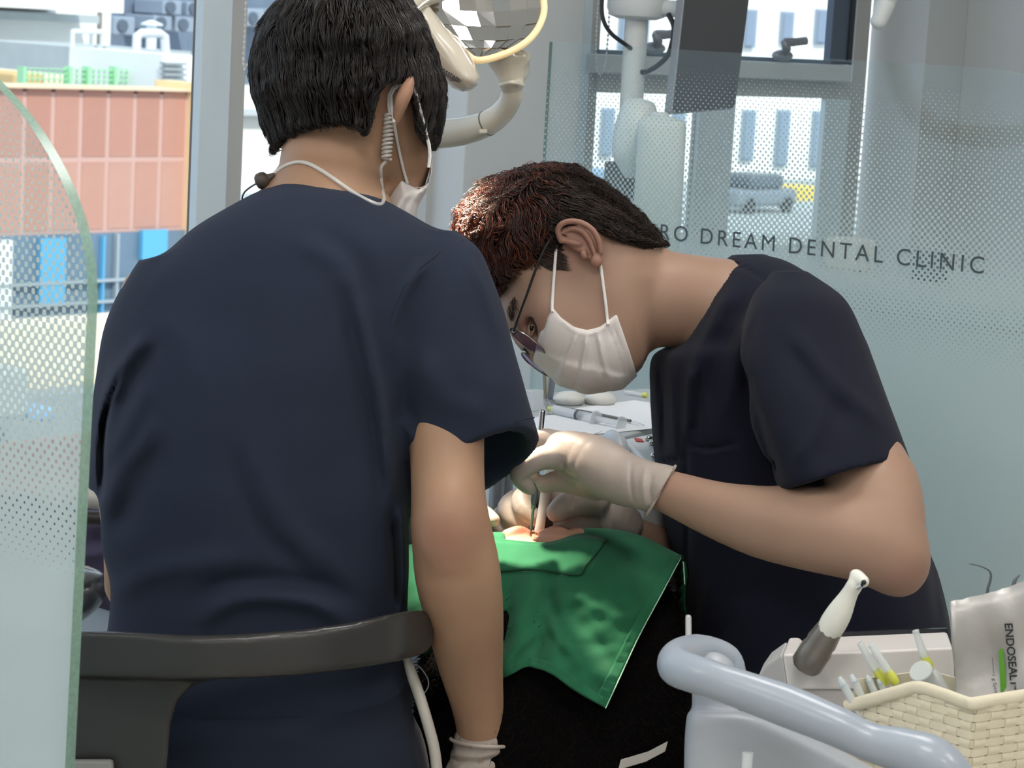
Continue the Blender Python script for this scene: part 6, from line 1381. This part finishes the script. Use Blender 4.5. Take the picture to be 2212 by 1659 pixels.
q_ = P(1866, 1258, 2.131); MB().sphere(q_, (.0025, .0025, .0025), 10, 8).build('chuck_hole', M_blk, HPc, smooth=True); MB().tube([P(1862, 1264, 2.130), P(1852, 1271, 2.134)], .0018, 8).build('release_lever', M_chr, HPc, smooth=True)

# woven basket
BS = thing('woven_basket', P(2080, 1640, 2.04), 'cream woven plastic basket full of syringes and a pouch', 'basket'); M_bs = mat('basket_cream', 'd9d1b9', .55, spec=.3, var=.04, vscale=60)
def weave(L0, R0, zb, top_fn, nu, pv, nrm):
    """strips between two bottom corners; top_fn(t) gives the height of the rim along the face"""
    Lh = np.linalg.norm((R0 - L0)[:2]); pu = Lh / nu; ext = nrm * .0009
    base = lambda t: np.array([L0[0] + (R0[0] - L0[0]) * t, L0[1] + (R0[1] - L0[1]) * t, 0.0])
    nv = int(max(top_fn(t) - zb for t in np.linspace(0, 1, 9)) / pv) + 1
    def ribbon(pts, wv, th, out):
        V, Fc = [], []
        for p_ in pts:
            for s_ in (-1, 1):
                for q in (0, 1): V.append(p_ + wv * s_ + out * (th * (q - .5)))
        for i in range(len(pts) - 1):
            a = 4 * i; b = a + 4; Fc += [(a + 1, b + 1, b + 3, a + 3), (a, a + 2, b + 2, b), (a, b, b + 1, a + 1), (a + 2, a + 3, b + 3, b + 2)]
        e = 4 * (len(pts) - 1); Fc += [(0, 1, 3, 2), (e, e + 2, e + 3, e + 1)]; return V, Fc
    for r__ in range(nv):
        z = zb + (r__ + .5) * pv; pts = []
        for i in range(nu * 6 + 1):
            t = i / (nu * 6); 
            if z > top_fn(t) - .004: continue
            pts.append(base(t) + np.array([0, 0, z]) + ext * math.cos(math.pi * (i / 6 - .5 + r__)) * 1.0)
        if len(pts) > 4: V, Fc = ribbon(pts, np.array([0, 0, pv * .425]), .0010, nrm); sharp(mesh('strip', V, Fc, M_bs, BS, True))
    tv = (R0 - L0) / np.linalg.norm(R0 - L0)
    for c in range(nu):
        t = (c + .5) / nu; zt2 = top_fn(t); n = max(int((zt2 - zb) / pv * 6), 8); pts = [base(t) + np.array([0, 0, zb + (zt2 - zb) * i / n]) - ext * math.cos(math.pi * ((zt2 - zb) * i / n / pv - .5 + c)) for i in range(n + 1)]
        V, Fc = ribbon(pts, tv * np.array([1, 1, 0]) * pu * .37, .0010, nrm); sharp(mesh('strip', V, Fc, M_bs, BS, True))
cL, cF, cR = P(1840, 1545, 2.13), P(2103, 1560, 2.04), P(2262, 1540, 2.085)
rimpx = [(1829, 1522, 2.13), (1880, 1508, 2.112), (1940, 1491, 2.092), (1985, 1481, 2.078), (2035, 1495, 2.062), (2085, 1513, 2.045), (2103, 1516, 2.038), (2140, 1510, 2.05), (2212, 1499, 2.07), (2275, 1489, 2.09)]
rim = pathP(rimpx, 8); zb = P(2103, 1800, 2.04)[2]
cL[2] = cF[2] = cR[2] = 0
def rim_z(a, b):
    d = (b - a)[:2]; L2 = d @ d; tt = ((rim[:, :2] - a[:2]) @ d) / L2; o_ = np.argsort(tt); return lambda t: float(np.interp(t, tt[o_], rim[o_, 2]))
outw = lambda a, b: (lambda n_: n_ if n_ @ (TC - a) > 0 else -n_)(np.array([(b - a)[1], -(b - a)[0], 0]) / np.linalg.norm((b - a)[:2]))
n1, n2 = outw(cL, cF), outw(cF, cR)
half = len(rim) * 6 // 9
def rz(seg, a, b):
    d = (b - a)[:2]; L2 = d @ d; tt = ((seg[:, :2] - a[:2]) @ d) / L2; o_ = np.argsort(tt); return lambda t: float(np.interp(t, tt[o_], seg[o_, 2]))
weave(cL, cF, zb, rz(rim[:49], cL, cF), 9, .0080, n1); weave(cF, cR, zb, rz(rim[48:], cF, cR), 5, .0080, n2)
MB().tube(rim + np.array([0, 0, -.002]), .0062, 12, flat=.7).build('rim', M_bs, BS, smooth=True)
cB = cL + (cR - cF) * 1.0; cB2 = cR.copy()
for a, b in ((cL, cB), (cB, cR)):
    MB().prism([np.array([a[0], a[1], zb]), np.array([b[0], b[1], zb]), np.array([b[0], b[1], rim[-1][2] - .01]), np.array([a[0], a[1], rim[-1][2] - .01])], outw(a, b) * .002).build('back_side', M_bs, BS)
MB().prism([np.array([*q[:2], zb]) for q in (cL, cF, cR, cB)], (0, 0, .002)).build('bottom', M_bs, BS)
# needles, syringes, cup, pouch
M_cap = mat('cap_clear', 'dfe6e6', .15, alpha=.55, spec=.7); M_yel = mat('needle_hub_yellow', 'd5d95a', .4, alpha=.92)
for k_, (a_, b_, c_, d0, l_) in enumerate((((1857, 1388), (1893, 1448), (1918, 1485), 2.13, 'capped needle with yellow hub, leftmost of the three in the basket'), ((1880, 1390), (1918, 1450), (1940, 1482), 2.12, 'capped needle with yellow hub, middle of the three in the basket'), ((1977, 1361), (1997, 1420), (2012, 1448), 2.13, 'tall capped needle with yellow hub above the clear cup'))):
    t_ = thing('capped_needle', P(*c_, d0), l_, 'needle', 'capped needles in the basket'); A, B, Cc = P(*a_, d0), P(*b_, d0), P(*c_, d0)
    MB().lathe(A, B - A, [(0, .0028), (.0006, .0034), (.004, .0030), (np.linalg.norm(B - A), .0042)], 14).build('cap', M_cap, t_, smooth=True)
    MB().lathe(B - (B - A) * .06, Cc - B, [(0, .0036), (.006, .0042), (.010, .0046), (np.linalg.norm(Cc - B) * .95, .0036)], 12).build('hub', M_yel, t_, smooth=True)
    E2 = Cc + (Cc - B) / np.linalg.norm(Cc - B) * .05; MB().lathe(Cc, E2 - Cc, [(0, .004), (.004, .0062), (.05, .0065)], 14).build('syringe_barrel', M_cap, t_, smooth=True)
for k_, (a_, b_, r__) in enumerate((((1812, 1462), (1850, 1530), 9), ((1838, 1456), (1868, 1520), 9), ((1872, 1458), (1896, 1510), 8), ((1896, 1468), (1914, 1500), 7))):
    A, B = P(*a_, 2.125), P(*b_, 2.125); A2 = B + (B - A) * .5; s_ = 2.12 / FPX
    t_ = thing('empty_syringe', B, ('small clear syringe at the basket corner, leftmost of the four', 'small clear syringe with printed scale, second of the four from the basket corner', 'small clear syringe, third of the four from the basket corner', 'small clear syringe nearest the yellow hubs, last of the four')[k_], 'syringe', 'small clear syringes in the basket')
    MB().lathe(A, B - A, [(0, r__ * s_ * .5), (.002, r__ * s_ * .6), (.006, r__ * s_), (np.linalg.norm(A2 - A), r__ * s_)], 14).build('barrel', M_cap, t_, smooth=True); MB().lathe(A + (B - A) * .25, B - A, [(0, r__ * s_ * 1.04), (.0008, r__ * s_ * 1.04)], 14).build('scale_ring', mat('scale_blue', '8ea6b8', .4), t_)
cp = thing('clear_cup', P(2010, 1480, 2.12), 'small clear conical cup lying at the raised basket rim', 'cup'); A, B = P(1988, 1448, 2.11), P(2018, 1490, 2.13)
MB().lathe(A, B - A, [(0, .0105), (.0012, .0112), (.004, .0100), (.022, .0060)], 24).build('cone', M_cap, cp, smooth=True)
PO = thing('foil_pouch', P(2130, 1500, 2.10), 'grey foil pouch printed in black and green standing in the basket', 'pouch')
top = [(2055, 1298), (2066, 1296), (2080, 1295), (2092, 1290), (2108, 1287), (2125, 1284), (2140, 1279), (2152, 1277), (2166, 1271), (2180, 1268), (2200, 1259), (2230, 1250), (2262, 1244)]
V, Fc = [], []; nv = 14
pd = lambda x, y: 2.10 + .008 * math.sin((x - 2055) * .018) + .004 * math.sin(y * .03 + x * .01) + .003 * math.sin(x * .05 - y * .021) - .00004 * (x - 2055)
for i, (x, y) in enumerate(top):
    for j in range(nv): yy = y + (1640 - y) * j / (nv - 1); V.append(P(x + (10 * (yy - 1298) / 207 if i == 0 else 0), yy, pd(x, yy)))
Fc = [(i * nv + j, i * nv + j + 1, (i + 1) * nv + j + 1, (i + 1) * nv + j) for i in range(len(top) - 1) for j in range(nv - 1)]
o = mesh('foil', V, Fc, mat('foil_grey', 'b4b2af', .45, metal=.35, bump=.4, bscale=40, bdist=.004), PO); md = o.modifiers.new('thick', 'SOLIDIFY'); md.thickness = .003
tl = lambda x0, y0, x1, y1: (P(x0, y0, pd(x0, y0) - .004), P(x1, y1, pd(x1, y1) - .004)); upx = RC @ np.array([1, .03, 0]); M_ink = mat('ink_black', '23262a', .5)
a, b = tl(2170, 1347, 2182, 1470); text_on('print_name', 'ENDOSEAL', a, b, upx, .0072, M_ink, PO, bold=.025)
a, b = tl(2182, 1474, 2185, 1500); text_on('print_suffix', 'M', a, b, upx, .0072, M_ink, PO)
a, b = tl(2143, 1458, 2151, 1512); text_on('print_note', '1 g Syringe', a, b, upx, .0030, M_ink, PO, bold=.01)
MB().prism([P(x, y, pd(2165, 1450) - .0042) for x, y in ((2157, 1407), (2161, 1401), (2166, 1402), (2168, 1408), (2176, 1505), (2162, 1507))], RC @ np.array([0, 0, .0003])).build('print_bar', mat('ink_green', '5a9a2e', .5), PO)
for i in range(3): MB().prism([P(x, y, pd(2140, 1440) - .004) for x, y in ((2143, 1420 + 0), (2144, 1420), (2147, 1455), (2146, 1455))], RC @ np.array([0, 0, .0003])).build('print_rule', M_ink, PO) if i == 0 else None
for pts, l_, r__ in (([(2133, 1290, 2.13), (2134, 1272, 2.13), (2140, 1250, 2.13), (2139, 1236, 2.13), (2128, 1227, 2.13), (2110, 1221, 2.13), (2093, 1218, 2.13)], 'fine hooked dental explorer rising behind the foil pouch', .0012), ([(2190, 1275, 2.14), (2192, 1255, 2.14), (2203, 1242, 2.14)], 'short dark instrument tip rising behind the pouch at the frame edge', .002)):
    q = pathP(pts, 6); o = MB().tube(q, np.linspace(r__ * 1.3, r__ * .35, len(q)), 8).build('explorer_tip', mat('steel_grey', '5d6468', .35, metal=.6), smooth=True); tag(o, l_, 'dental instrument')
